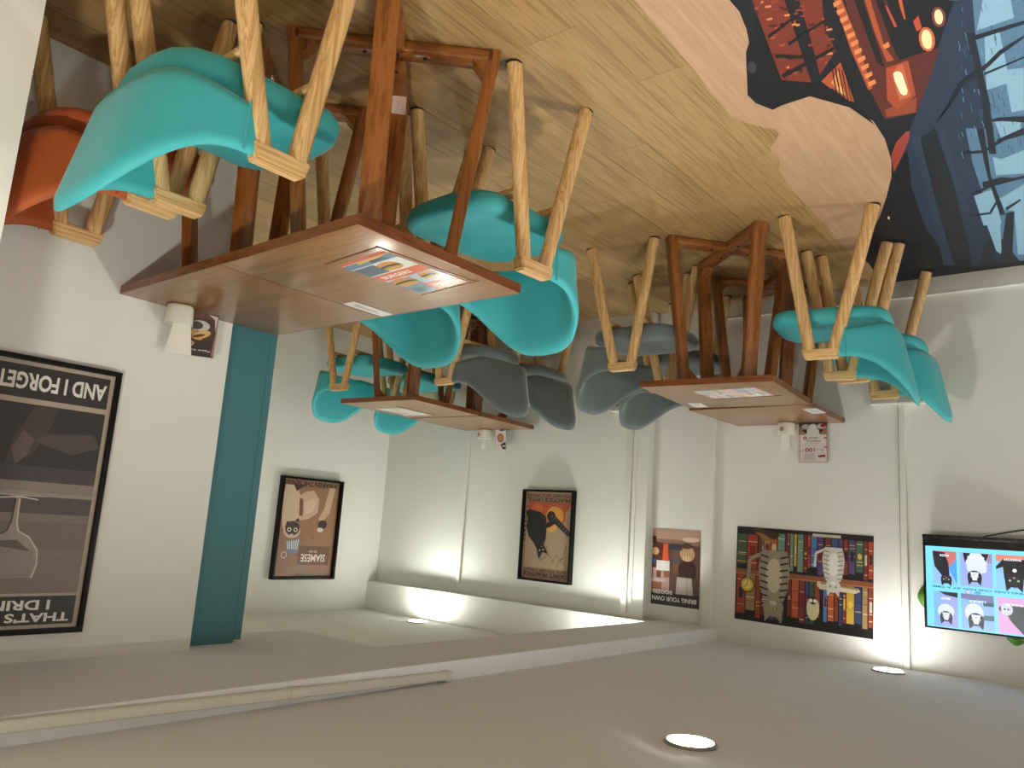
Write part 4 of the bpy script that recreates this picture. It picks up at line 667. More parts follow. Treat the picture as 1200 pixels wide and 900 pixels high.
for c, pts, L in MURAL:
    if c == 'PINK': pink = clip(pts); continue
    if c == 'DARKB':
        right = [p for p in pts if p[1] > 0.8]
        pts = right + [(right[-1][0], 0.75), (-1.9, 0.75), (-1.9, 4.312), (right[0][0], 4.312)]; c = (25, 28, 36)
        L = 0
    p = clip(pts)
    if p: fpoly(p, c, L)
me = bpy.data.meshes.new('street_print'); bm.to_mesh(me); bm.free()
link('street_print', me, M['floor_print'], fm)
bm = bmesh.new()
vs = [bm.verts.new((x, y, 0.0001)) for x, y in pink]
f = bm.faces.new(vs); f.normal_update()
if f.normal.z < 0: f.normal_flip()
bmesh.ops.triangulate(bm, faces=[f], ngon_method='EAR_CLIP')
me = bpy.data.meshes.new('wood_silhouette'); bm.to_mesh(me); bm.free()
M['pink_wood'] = wood_mat('pinkish_wood_film', (182, 144, 112), (198, 162, 130), (26, 1.6, 26), 0.5, 0.0, ring=2)
link('wood_silhouette', me, M['pink_wood'], fm)

# ------------------------------------------------------------------ framed posters
def framed(t, W, H, fr, depth):
    """four mitred black bars around a sheet; local x right, z up, front faces -y, origin lower left"""
    for (a, b2, horiz) in (((0, 0), (W, 0), 1), ((0, H), (W, H), 1), ((0, 0), (0, H), 0), ((W, 0), (W, H), 0)):
        lo = (min(a[0], b2[0]) - (0 if a[0] == 0 else fr) + 0, -depth, min(a[1], b2[1]))
        if horiz: lo = (0, -depth, 0 if a[1] == 0 else H - fr); hi = (W, 0, lo[2] + fr)
        else: lo = (0 if a[0] == 0 else W - fr, -depth, fr); hi = (lo[0] + fr, 0, H - fr)
        box('frame_bar', lo, hi, M['frame_black'], t, bevel=0.0015)

# 1  wine glass poster on the near wall
W, H = 0.556, 0.806
t = thing('framed_poster', 'big black framed dark brown poster of a wine glass on the near wall', 'poster', (X_A - 0.002, 1.120, 0.998), -PI / 2)
framed(t, W, H, 0.016, 0.022)
k = Ink(W, H); BR = (172, 156, 138); DK = (42, 36, 35); TX = (226, 220, 210)
k.rect(.02, .015, .98, .985, (58, 50, 47), 1)
k.rect(.03, .02, .97, .98, BR, 2)
k.rect(.055, .035, .945, .155, DK, 3); k.rect(.055, .865, .945, .967, DK, 3)
k.rect(.055, .175, .945, .855, DK, 3)
# picture: pale wall, bar top, dark lower half
k.rect(.055, .56, .945, .855, (122, 108, 98), 4); k.rect(.055, .60, .945, .70, (112, 98, 90), 5)
k.rect(.055, .50, .945, .57, (76, 66, 66), 5); k.rect(.055, .455, .945, .505, (134, 120, 108), 6); k.rect(.055, .495, .945, .508, (150, 136, 122), 7)
k.rect(.055, .40, .945, .455, (66, 56, 57), 5)
k.poly([(.30, .18), (.42, .18), (.50, .30), (.52, .40), (.40, .36), (.34, .28)], (66, 52, 50), 5)
k.poly([(.10, .26), (.36, .28), (.40, .31), (.20, .345), (.06, .31)], (78, 64, 60), 5)
k.poly([(.40, .30), (.46, .27), (.50, .34), (.47, .40), (.42, .36)], (94, 78, 74), 6)
k.poly([(.62, .18), (.80, .18), (.90, .42), (.76, .40), (.66, .30)], (60, 50, 50), 5)
gl = [(.30, .80), (.55, .80), (.565, .74), (.55, .69), (.50, .655), (.455, .635), (.44, .60), (.436, .52), (.48, .505), (.50, .49), (.36, .49), (.38, .505), (.418, .52), (.414, .60), (.40, .635), (.345, .655), (.295, .70), (.285, .75)]
k.poly(gl, (150, 134, 122), 7)
k.poly([(.31, .795), (.54, .795), (.552, .74), (.535, .70), (.43, .672), (.315, .70), (.298, .75)], (138, 124, 112), 8)
k.poly([(.40, .665), (.52, .672), (.545, .695), (.47, .69), (.38, .70), (.33, .705)], (92, 78, 72), 9)
k.line([(.30, .80), (.285, .75), (.295, .70), (.345, .655), (.40, .635), (.414, .60), (.418, .52)], .008, (196, 184, 170), 10)
k.line([(.55, .80), (.565, .74), (.55, .69), (.50, .655), (.455, .635), (.44, .60), (.436, .52)], .006, (62, 52, 50), 10)
k.line([(.33, .52), (.418, .512), (.53, .52)], .006, (206, 196, 184), 10); k.line([(.30, .507), (.56, .507)], .005, (176, 164, 150), 10)
k.poly([(.55, .62), (.60, .70), (.70, .66), (.78, .60), (.66, .58), (.58, .585)], (40, 34, 34), 8)
k.line([(.56, .60), (.63, .56), (.76, .545)], .012, (196, 186, 176), 9); k.line([(.60, .575), (.72, .535), (.84, .53)], .008, (170, 158, 148), 9)
k.line([(.54, .64), (.66, .705)], .006, (190, 178, 166), 9)
k.poly([(.62, .53), (.80, .52), (.86, .56), (.74, .58), (.64, .565)], (96, 84, 80), 7)
k.text("THAT'S WHAT I DO", .080, .925, .940, .958, TX, 5, .03)
k.text("I DRINK WINE", .185, .879, .83, .914, TX, 5, .03)
k.text("AND I FORGET THINGS", .070, .062, .940, .125, TX, 5, .03)
k.build('print', M['print'], t, 0.004, (40, 36, 34)).location = (0, -0.012, 0)

# 2  siamese poster on the alcove end wall
W, H = 0.535, 0.716
t = thing('framed_poster', 'black framed brown poster of a pale cat with a cup, lettered SIAMESE', 'poster', (X_ALC - 0.002, 3.815, 1.155), -PI / 2)
framed(t, W, H, 0.017, 0.045)
k = Ink(W, H)
_poly, _text = k.poly, k.text      # this picture was sketched top down
k.poly = lambda pts, c, L=1: _poly([(u, 1 - v) for u, v in pts], c, L)
k.text = lambda s, u0, v0, u1, v1, *a: _text(s, u0, 1 - v1, u1, 1 - v0, *a)
k.rect(.02, .015, .98, .985, (150, 110, 84), 1)
rr = random.Random(11)
for q in range(70):
    u, v = rr.uniform(.06, .92), rr.uniform(.06, .92)
    k.ell(u, v, rr.uniform(.006, .03), rr.uniform(.004, .012), rr.choice([(122, 84, 62), (134, 94, 70), (108, 74, 56), (164, 124, 96)]), 2, rr.uniform(0, 3), 9)
k.rect(.05, .02, .62, .06, (118, 92, 82), 3)
k.rect(.10, .14, .60, .325, (112, 76, 58), 3)
k.text('SIAMESE', .16, .17, .56, .245, (232, 222, 204), 5, .02); k.text('TEA SHOP', .30, .262, .44, .283, (226, 214, 196), 5, .01)
k.text('AWAKEN THE SENSES', .07, .915, .95, .965, (44, 34, 32), 4, .03)
k.poly([(.92, .92), (.95, .70), (.90, .50), (.82, .42), (.70, .46), (.62, .60), (.66, .80), (.74, .92)], (206, 178, 150), 5)      # body
k.poly([(.72, .80), (.60, .86), (.46, .88), (.36, .80), (.36, .66), (.48, .60), (.62, .57)], (198, 168, 140), 4)
k.poly([(.60, .74), (.48, .80), (.40, .76), (.46, .66), (.56, .64)], (212, 186, 160), 5)
k.poly([(.20, .92), (.10, .92), (.16, .66), (.28, .56), (.34, .60), (.26, .70)], (196, 162, 134), 4)                          # tail
k.ell(.26, .545, .075, .058, (50, 38, 36), 6); k.ell(.29, .49, .05, .03, (206, 200, 192), 6)
k.poly([(.62, .78), (.60, .62), (.66, .62), (.68, .80)], (120, 82, 64), 6); k.poly([(.80, .93), (.74, .86), (.60, .93)], (70, 48, 42), 6)
k.ell(.745, .475, .135, .105, (200, 176, 152), 6); k.ell(.74, .495, .115, .095, (64, 46, 42), 7)                               # dark mask
k.poly([(.64, .55), (.66, .60), (.72, .57)], (52, 38, 36), 7); k.poly([(.84, .56), (.86, .50), (.80, .56)], (52, 38, 36), 7)
for u in (.69, .79):
    k.ell(u, .48, .032, .028, (226, 218, 204), 8); k.ell(u, .48, .017, .017, (30, 28, 30), 9)
k.ell(.745, .43, .025, .015, (200, 180, 164), 8)
k.poly([(.60, .40), (.84, .36), (.80, .27), (.72, .235), (.62, .27)], (120, 130, 142), 7)                                    # striped cup
for q in range(6): k.poly([(.62 + q*.035, .385 - q*.004), (.635 + q*.035, .383 - q*.004), (.645 + q*.028, .29), (.632 + q*.028, .29)], (216, 216, 210), 8)
k.ell(.83, .235, .045, .045, (212, 206, 196), 7); k.ell(.83, .235, .034, .034, (140, 104, 82), 8)
k.build('print', M['print'], t, 0.004, (30, 26, 24)).location = (0, -0.014, 0)

# 3  guitar cat poster on the boarded wall
W, H = 0.42, 0.596
t = thing('framed_poster', 'black framed poster of a black cat playing a guitar, lettered PRACTICE', 'poster', (2.955, Y_G - 0.002, 1.146), 0)
framed(t, W, H, 0.014, 0.04)
k = Ink(W, H)
k.rect(.02, .015, .98, .985, (176, 148, 122), 1); k.rect(.05, .035, .95, .965, (150, 116, 90), 2)
k.rect(.07, .14, .93, .855, (168, 144, 116), 3)
for q in range(60):
    k.ell(rr.uniform(.1, .9), rr.uniform(.16, .83), rr.uniform(.004, .018), rr.uniform(.004, .010), rr.choice([(146, 120, 94), (184, 162, 136), (128, 102, 78)]), 4, rr.uniform(0, 3), 8)
INK = (66, 34, 26)
k.text("DON'T PRACTICE", .09, .905, .93, .948, INK, 4, .03); k.text("UNTIL YOU GET IT RIGHT", .09, .865, .93, .895, INK, 4, .02)
k.text("PRACTICE UNTIL", .09, .09, .93, .132, INK, 4, .03); k.text("YOU CAN'T GET IT WRONG", .09, .05, .93, .08, INK, 4, .02)
k.poly([(.07, .14), (.90, .14), (.93, .20), (.80, .26), (.60, .28), (.40, .26), (.22, .26), (.12, .22)], (168, 76, 40), 5)
k.ell(.37, .27, .21, .19, (176, 84, 40), 5); k.ell(.37, .29, .17, .16, (214, 150, 62), 6); k.ell(.43, .40, .11, .09, (214, 160, 74), 5); k.ell(.44, .29, .085, .085, (58, 34, 26), 7); k.ell(.44, .29, .06, .06, (32, 24, 22), 8)
k.ell(.72, .22, .12, .10, (190, 96, 44), 5)
k.poly([(.08, .505), (.06, .45), (.42, .245), (.50, .30)], (34, 28, 27), 9)
for q in range(7): k.line([(.13 + q*.045, .425 - q*.026), (.16 + q*.045, .455 - q*.026)], .006, (150, 132, 110), 10)
BK = (20, 18, 18)
k.poly([(.95, .25), (.88, .22), (.64, .25), (.54, .30), (.52, .44), (.52, .54), (.56, .60), (.50, .65), (.46, .70), (.52, .69), (.56, .68), (.60, .72), (.62, .76), (.65, .74), (.68, .66), (.74, .60), (.86, .52), (.92, .42), (.90, .32)], BK, 11)
k.poly([(.54, .42), (.52, .36), (.40, .34), (.36, .37), (.46, .41)], BK, 12)
k.ell(.62, .665, .014, .012, (196, 190, 178), 13); k.ell(.555, .655, .014, .012, (196, 190, 178), 13); k.ell(.585, .625, .008, .006, (180, 150, 140), 13)
for q in range(6): k.rect(.93, .30 + q*.05, .965, .318 + q*.05, INK, 5)
for pts in ([(.62, .78), (.52, .74), (.46, .70), (.40, .74), (.36, .78)], [(.36, .78), (.30, .70), (.22, .75), (.16, .70), (.12, .60)], [(.28, .83), (.24, .76), (.12, .72)], [(.10, .84), (.14, .78), (.26, .76)]):
    k.line(pts, .010, (120, 84, 66), 5)
k.build('print', M['print'], t, 0.004, (30, 26, 24)).location = (0, -0.014, 0)

# 4  unframed booze poster
W, H = 0.314, 0.443
t = thing('poster', 'unframed poster lettered BRING YOUR OWN BOOZE between two white casings', 'poster', (2.112, Y_B - 0.002, 1.354), 0)
k = Ink(W, H)
k.rect(0, 0, 1, 1, (96, 66, 54), 1)
k.rect(0, .84, 1, 1, (46, 34, 30), 2); k.rect(0, 0, 1, .14, (186, 148, 132), 2); k.rect(0, .13, 1, .20, (150, 110, 96), 2)
k.rect(.62, .52, .98, .84, (190, 156, 146), 3); k.rect(.60, .48, 1.0, .52, (72, 46, 40), 4); k.rect(.70, .66, 1.0, .70, (206, 176, 168), 4)
k.rect(.78, .705, .98, .80, (150, 96, 60), 4); k.rect(.80, .56, .90, .65, (112, 70, 50), 4); k.rect(.62, .55, .74, .64, (146, 96, 70), 4)
k.poly([(.16, .62), (.46, .62), (.48, .84), (.12, .84)], (190, 178, 170), 5); k.rect(.08, .50, .44, .62, (60, 26, 24), 6); k.ell(.26, .50, .18, .14, (64, 24, 24), 5)   # coat and hood
k.line([(.25, .62), (.25, .84)], .01, (120, 90, 80), 6)
k.ell(.26, .31, .155, .14, (208, 168, 124), 6); k.ell(.27, .37, .09, .05, (228, 196, 152), 7); k.ell(.28, .21, .11, .05, (84, 56, 44), 7); k.ell(.2, .12, .18, .05, (220, 190, 172), 5)
for q in range(5): k.line([(.13 + q*.06, .24), (.16 + q*.05, .38)], .008, (168, 124, 84), 8)
k.poly([(.34, .19), (.62, .19), (.64, .26), (.36, .27)], (52, 56, 66), 6); k.poly([(.42, .27), (.56, .27), (.54, .58), (.44, .58)], (120, 78, 58), 6); k.rect(.40, .38, .58, .44, (78, 80, 88), 7)
k.poly([(.66, .20), (.92, .18), (.92, .50), (.64, .50)], (92, 38, 26), 6); k.poly([(.66, .20), (.76, .19), (.78, .50), (.64, .50)], (220, 90, 44), 7); k.rect(.62, .42, .90, .55, (226, 222, 218), 8)
k.ell(.93, .30, .08, .07, (214, 172, 130), 7); k.rect(.92, .40, 1.0, .47, (54, 92, 150), 7); k.rect(.92, .10, 1.0, .2, (50, 34, 30), 5)
WT = (240, 238, 232)
k.text('BRING YOUR OWN', .05, .885, .97, .945, WT, 9, .03); k.text('BOOZE?', .55, .805, .95, .858, WT, 9, .03)
k.build('print', M['print'], t, 0.0012, (230, 226, 220))

# 5  bookshelf poster with cats (plain stand-in picture of shelved books)
W, H = 0.728, 0.508
t = thing('poster', 'wide unframed poster of crowded bookshelves with cats', 'poster', (1.160, Y_B - 0.002, 1.325), 0)
t.rotation_euler = (0, math.radians(1.0), 0)
k = Ink(W, H)
k.rect(0, 0, 1, 1, (24, 20, 20), 1)
PAL = [(156, 52, 34), (176, 84, 44), (60, 92, 128), (72, 116, 170), (196, 158, 60), (70, 100, 76), (120, 44, 46), (88, 66, 110), (52, 62, 98), (150, 120, 80), (184, 66, 40), (62, 84, 66), (108, 140, 120), (140, 60, 36)]
def books(u0, u1, v0, v1, L, r, wmin=.022, wmax=.06):
    u = u0
    while u < u1 - .012:
        w = min(r.uniform(wmin, wmax), u1 - u); h = (v1 - v0) * r.uniform(.78, .99); c = r.choice(PAL)
        k.rect(u + .002, v0, u + w - .002, v0 + h, c, L)
        d = tuple(int(x * .6) for x in c); g = (206, 170, 84)
        k.rect(u + .002, v0, u + .006, v0 + h, d, L + 1)
        for q in range(r.randint(2, 5)):
            vv = v0 + h * (.08 + .84 * r.random()); k.rect(u + .005, vv, u + w - .005, vv + .007, r.choice([g, d, (226, 206, 150)]), L + 1)
        s = r.random()
        if s < .4: k.rect(u + w*.25, v0 + h*.35, u + w*.75, v0 + h*.62, r.choice([(30, 30, 36), (216, 176, 70), (120, 30, 28), (200, 190, 160)]), L + 1)
        elif s < .6: k.ell(u + w/2, v0 + h*.5, w*.28, w*.4, (220, 184, 72), L + 1)
        u += w
r5 = random.Random(21)
k.rect(0, .455, 1, .515, (136, 80, 48), 4); k.rect(0, .502, 1, .512, (178, 116, 74), 5)
k.rect(.795, 0, .825, .46, (110, 60, 40), 4)
books(.0, .33, .06, .455, 2, r5, .03, .065); books(.34, .62, .04, .455, 2, r5); books(.62, .80, .05, .455, 2, r5, .05, .08); books(.83, 1.0, .08, .455, 2, r5, .06, .09)
books(.0, .34, .515, .97, 2, r5); books(.36, .60, .515, .95, 2, r5); books(.62, .99, .515, .98, 2, r5, .035, .08)
k.ell(.905, .62, .058, .058, (58, 48, 36), 7); k.ell(.905, .62, .050, .050, (206, 178, 60), 8); k.ell(.905, .62, .034, .034, (222, 200, 96), 9)      # clock face
for q in range(12): k.line([(.905 + .040*math.cos(q*PI/6), .62 + .040*math.sin(q*PI/6)*W/H), (.905 + .047*math.cos(q*PI/6), .62 + .047*math.sin(q*PI/6)*W/H)], .004, (40, 32, 26), 9)
k.line([(.905, .62), (.93, .65)], .005, (30, 24, 22), 10); k.line([(.905, .62), (.905, .57)], .004, (30, 24, 22), 10)
def tabby(cu, cv, s, body, stripe, belly):       # a plain sitting striped cat
    B = [(-.075, -.16), (.075, -.16), (.095, -.06), (.085, .06), (.06, .13), (-.06, .13), (-.085, .06), (-.095, -.06)]
    k.poly([(cu + x*s, cv + y*s*W/H) for x, y in B], body, 11)
    k.ell(cu, cv - .02*s, .05*s, .10*s, belly, 12)
    k.ell(cu, cv + .17*s*W/H, .062*s, .055*s, body, 12)
    for sg in (-1, 1):
        k.poly([(cu + sg*.055*s, cv + .19*s*W/H), (cu + sg*.05*s, cv + .26*s*W/H), (cu + sg*.015*s, cv + .215*s*W/H)], body, 12)
        k.ell(cu + sg*.024*s, cv + .175*s*W/H, .010*s, .010*s, (196, 190, 90), 13); k.ell(cu + sg*.024*s, cv + .175*s*W/H, .004*s, .009*s, (20, 18, 18), 14)
    k.ell(cu, cv + .145*s*W/H, .022*s, .014*s, belly, 13); k.line([(cu + .07*s, cv - .14*s*W/H), (cu + .15*s, cv - .10*s*W/H), (cu + .16*s, cv + .02*s*W/H)], .022*s, body, 11)
    for q in range(7):
        y = -.13 + q*.038
        for sg in (-1, 1): k.line([(cu + sg*.085*s, cv + y*s*W/H), (cu + sg*.035*s, cv + (y + .012)*s*W/H)], .010*s, stripe, 13)
tabby(.70, .52, 1.25, (150, 138, 116), (40, 36, 32), (190, 176, 150))
tabby(.27, .335, .82, (206, 200, 190), (150, 140, 132), (228, 222, 214))
k.poly([(.10, .53), (.38, .50), (.385, .545), (.36, .58), (.12, .585), (.085, .56)], (206, 190, 156), 8); k.poly([(.10, .53), (.36, .505), (.36, .525), (.10, .55)], (156, 132, 96), 9)
k.ell(.41, .78, .045, .085, (206, 196, 150), 8); k.ell(.41, .70, .03, .03, (60, 44, 34), 9); k.ell(.395, .705, .013, .013, (230, 220, 180), 10); k.ell(.425, .705, .013, .013, (230, 220, 180), 10)
k.poly([(.70, .12), (.88, .03), (.84, .0), (.66, .06)], (60, 44, 34), 8); k.poly([(.70, .13), (.80, .06), (.86, .05), (.76, .15)], (150, 108, 58), 9)
k.rect(.22, .02, .42, .05, (196, 186, 160), 6)
k.build('print', M['print'], t, 0.001, (232, 228, 220))

# ------------------------------------------------------------------ television
TX0, TZ0, TW, TH = 0.206, 1.302, 0.715, 0.436
tv = thing('television', 'wall mounted flat television showing cat photographs on a light blue screen', 'television', (TX0, 4.262, TZ0), 0)
box('housing', (0, 0, 0), (TW, 0.040, TH), M['tv_plastic'], tv, bevel=0.004)
box('bezel_lip', (0, -0.006, 0), (TW, 0.001, 0.018), M['tv_plastic'], tv, bevel=0.002)
box('wall_bracket', (.2, 0.040, .12), (.5, 0.066, .32), M['black'], tv)
SX, SZ, SW, SH = 0.012, 0.055, TW - 0.024, TH - 0.064
k = Ink(SW, SH, 0.0001)
SKY = (118, 208, 246)
k.rect(0, 0, 1, 1, SKY, 1)
cols = [(.955, .81), (.79, .60), (.58, .39), (.37, .20), (.18, .01)]
def head(cx, cy, s, dark, face, L=5, eyes=(150, 190, 140)):
    k.ell(cx, cy, .042*s, .038*s, dark, L)
    for sg in (-1, 1):
        k.poly([(cx + sg*.042*s, cy + .01*s), (cx + sg*.036*s, cy + .11*s), (cx + sg*.008*s, cy + .055*s)], dark, L)
    k.poly([(cx - .012*s, cy + .05*s), (cx + .012*s, cy + .05*s), (cx + .026*s, cy - .05*s), (cx - .026*s, cy - .05*s)], face, L + 1)
    for sg in (-1, 1): k.ell(cx + sg*.019*s, cy + .005*s, .006*s, .005*s, eyes, L + 2)
    k.ell(cx, cy - .022*s, .005*s, .004*s, (200, 150, 160), L + 2)
WH = (206, 214, 240); BKc = (20, 18, 28)
def tile(q, v0, v1, bg, name, up):
    u1, u0 = cols[q]
    k.rect(u0, v0, u1, v1, bg, 2)
    k.text(name, u0 + .045, (v0 + .07 if up else v0 + .04), u1 - .045, (v0 + .095 if up else v0 + .068), (240, 244, 250), 12, .03)
    return u0, u1, (u0 + u1) / 2
LO, HI = (.055, .465), (.56, .985)
u0, u1, c = tile(0, *LO, (136, 180, 236), 'MOCHI', 0)
k.poly([(u0, .055), (u1, .055), (u1, .16), (u0 + .06, .26), (u0, .28)], (196, 108, 104), 3); k.poly([(u0, .14), (u0 + .05, .26), (u0, .46)], (70, 150, 220), 3)
k.poly([(u1, .10), (u1 - .01, .25), (c + .02, .36), (u0 + .05, .42), (u0 + .045, .33), (u0 + .05, .20), (c, .07), (u1, .06)], BKc, 5); head(u0 + .065, .40, .8, BKc, (40, 36, 48), 6)
u0, u1, c = tile(1, *LO, (146, 164, 228), 'OREO', 0)
k.rect(u0, .055, u0 + .07, .17, (150, 130, 170), 3); k.poly([(c - .07, .06), (c + .07, .06), (c + .05, .28), (c, .33), (c - .06, .28)], WH, 5)
k.poly([(c - .075, .06), (c - .03, .06), (c - .06, .16)], BKc, 6); k.poly([(c + .075, .06), (c + .03, .06), (c + .065, .18)], BKc, 6); head(c + .01, .34, 1.0, BKc, WH, 7)
u0, u1, c = tile(2, *LO, (132, 188, 242), 'SHADOW', 0)
k.poly([(u0, .055), (u1, .055), (u1, .13), (u0, .17)], (214, 128, 110), 3); k.poly([(c - .075, .10), (c + .05, .10), (u1, .20), (u1, .23), (c + .055, .20), (c + .05, .34), (c - .06, .34)], BKc, 5); head(c - .005, .35, 1.25, BKc, (34, 32, 42), 6); k.ell(c - .01, .235, .012, .012, (230, 232, 240), 8)
u0, u1, c = tile(0, *HI, (124, 170, 232), 'BISCUIT', 1)
k.rect(u0, .56, u0 + .10, .985, (150, 160, 224), 3); k.poly([(u0, .56), (u1 - .03, .56), (c, .60), (u0, .62)], (34, 32, 46), 4); k.ell(c, .80, .05, .05, WH, 5); head(c, .86, .9, (60, 56, 74), WH, 6)
u0, u1, c = tile(1, *HI, (134, 172, 232), 'LUCKY', 1)
k.poly([(u0, .56), (u1, .56), (u1, .62), (u0, .66)], (110, 116, 158), 3); k.rect(u0, .80, c - .01, .86, (62, 100, 112), 4); k.rect(u0, .645, u0 + .06, .69, (52, 90, 96), 4); k.ell(c + .02, .78, .055, .06, WH, 5); head(c + .01, .86, 1.1, (34, 32, 44), WH, 6)
u0, u1, c = tile(2, *HI, (206, 160, 204), 'SMOKEY', 1)
k.poly([(u0, .66), (c + .06, .63), (u1 - .03, .68), (u1 - .05, .76), (c + .02, .84), (c - .04, .97), (u0, .985)], (64, 72, 74), 5); k.ell(u1 - .05, .70, .036, .04, (196, 200, 210), 6); k.ell(u1 - .06, .70, .006, .006, (50, 60, 70), 7); k.ell(u1 - .04, .70, .006, .006, (50, 60, 70), 7); k.poly([(u1 - .02, .66), (u1 - .005, .70), (u1 - .02, .74)], (60, 60, 66), 6)
for q in (3, 4):
    u0, u1, c = tile(q, *LO, (140, 180, 236), ('PEPPER', 'LUNA')[q - 3], 0); k.ell(c, .22, .05, .08, WH, 5); head(c, .34, 1.0, (90, 78, 70), WH, 6)
    u0, u1, c = tile(q, *HI, (150, 170, 228), ('GINGER', 'BEAN')[q - 3], 1); k.ell(c, .76, .05, .07, (170, 120, 84), 5); head(c, .87, 1.0, (170, 120, 84), WH, 6)
k.rect(.005, .475, .99, .555, SKY, 4)
k.text('SAVING LIVES ONE PAW AT A TIME', .37, .490, .962, .514, (46, 64, 100), 10, .02)
k.ell(.745, .537, .018, .014, (118, 150, 200), 9); k.ell(.745, .537, .012, .010, (222, 190, 210), 10); k.ell(.69, .537, .018, .012, (90, 156, 206), 9); k.rect(.672, .545, .712, .549, (80, 130, 170), 10)
k.build('screen', M['screen'], tv).location = (SX, -0.0005, SZ)
cd = thing('power_cord', 'thin black cord hanging in a curve under the television', 'cord', (0.60, 4.325, 1.29))
pts = [(0.10, -0.016, .03), (0.06, -0.014, 0.006), (-0.02, -.012, -.014), (-0.09, -.012, -.030), (-0.17, -.005, -.040), (-.28, -.004, -.042), (-.40, -.004, -.03)]
link('cable', bm_mesh(tube_bm(pts, 0.003, 6), 'cable'), M['black'], cd)

def leaf_bm(L=0.13, Wd=0.10, notch=4):
    """split leaf lying in local x-z, stalk at the origin, 2 mm thick"""
    out = []
    for sg in (1, -1):
        side = []
        for q in range(notch * 4 + 1):
            t = q / (notch * 4); w = Wd / 2 * math.sin(PI * min(1, t * .92 + .06)) ** .7
            if q % 4 == 2 and 1 < q < notch * 4 - 2: w *= 0.38
            elif q % 2 == 1: w *= .93
            side.append((sg * w, t * L))
        out.append(side)
    bm = bmesh.new(); A = []; Bk = []
    def ring(dy):
        C = [bm.verts.new((0, dy - .012 * math.sin(PI * q / (notch * 4)), q / (notch * 4) * L)) for q in range(notch * 4 + 1)]
        S = [[bm.verts.new((x, dy + .010 * abs(x) / Wd * 2, z)) for x, z in sd] for sd in out]
        return C, S
    F, G = ring(-.001), ring(.001)
    n = notch * 4
    for k2 in (0, 1):
        for q in range(n):
            for X in (F, G): bm.faces.new((X[0][q], X[0][q+1], X[1][k2][q+1], X[1][k2][q]))
            bm.faces.new((F[1][k2][q], F[1][k2][q+1], G[1][k2][q+1], G[1][k2][q]))
    return bm
for (x, z, ang, L, Wd, lab) in ((0.875, 1.600, 90, .085, .125, 'green split leaf sticking out beside the television near mid height'),
                                (0.880, 1.385, 90, .050, .080, 'green leaf edge beside the lower corner of the television'),
                                (0.555, 1.690, 4, .085, .095, 'dark green leaf peeking over the top edge of the television')):
    t = thing('split_leaf', lab, 'leaf', (x, 4.316, z), 0, 'leaves around the television')
    a = link('blade', bm_mesh(leaf_bm(L, Wd), 'blade', angle=80), M['leaf'], t); a.rotation_euler = (0, math.radians(ang), 0)
    dx, dz = math.sin(math.radians(ang)), math.cos(math.radians(ang))
    link('stalk', bm_mesh(tube_bm([(dx * .012, 0, dz * .012), (-dx * .02, .003, -dz * .02), (-dx * .05, .004, -dz * .05)], .0025, 6), 'stalk'), M['leaf'], t)

# ------------------------------------------------------------------ socket boxes
def socket_box(x0, x1, z0, z1, n, y, lab):
    t = thing('socket_box', lab, 'socket box', (x0, y, z0), 0)
    w = (x1 - x0)
    box('housing', (0, -0.042, 0), (w, 0, z1 - z0), M['pvc'], t, bevel=0.003)
    for q in range(n):
        a = w / n
        pl2 = box('plate', (q * a + .002, -0.047, .004), ((q + 1) * a - .002, -0.042, z1 - z0 - .006), M['grey_plastic'], t, bevel=0.0015)
        o = link('knob', bm_mesh(lathe_bm([(.011, 0), (.011, .006), (.008, .010)], 16), 'knob'), M['steel'], pl2)
        o.rotation_euler = (PI / 2, 0, 0); o.location = (q * a + a / 2, -0.047, (z1 - z0) * .55)
socket_box(0.905, 1.160, 0.560, 0.655, 2, Y_B, 'double grey socket box on the back wall at the foot of the white casing')
socket_box(2.600, 2.700, 0.560, 0.640, 1, Y_G, 'small single socket box on the boarded wall behind the grey chairs')

# ------------------------------------------------------------------ things on the tables
TZ = 0.7403
def flat(inkobj, x, y, rz, z=TZ):
    inkobj.location = (x, y, z); inkobj.rotation_euler = (-PI / 2, 0, rz)

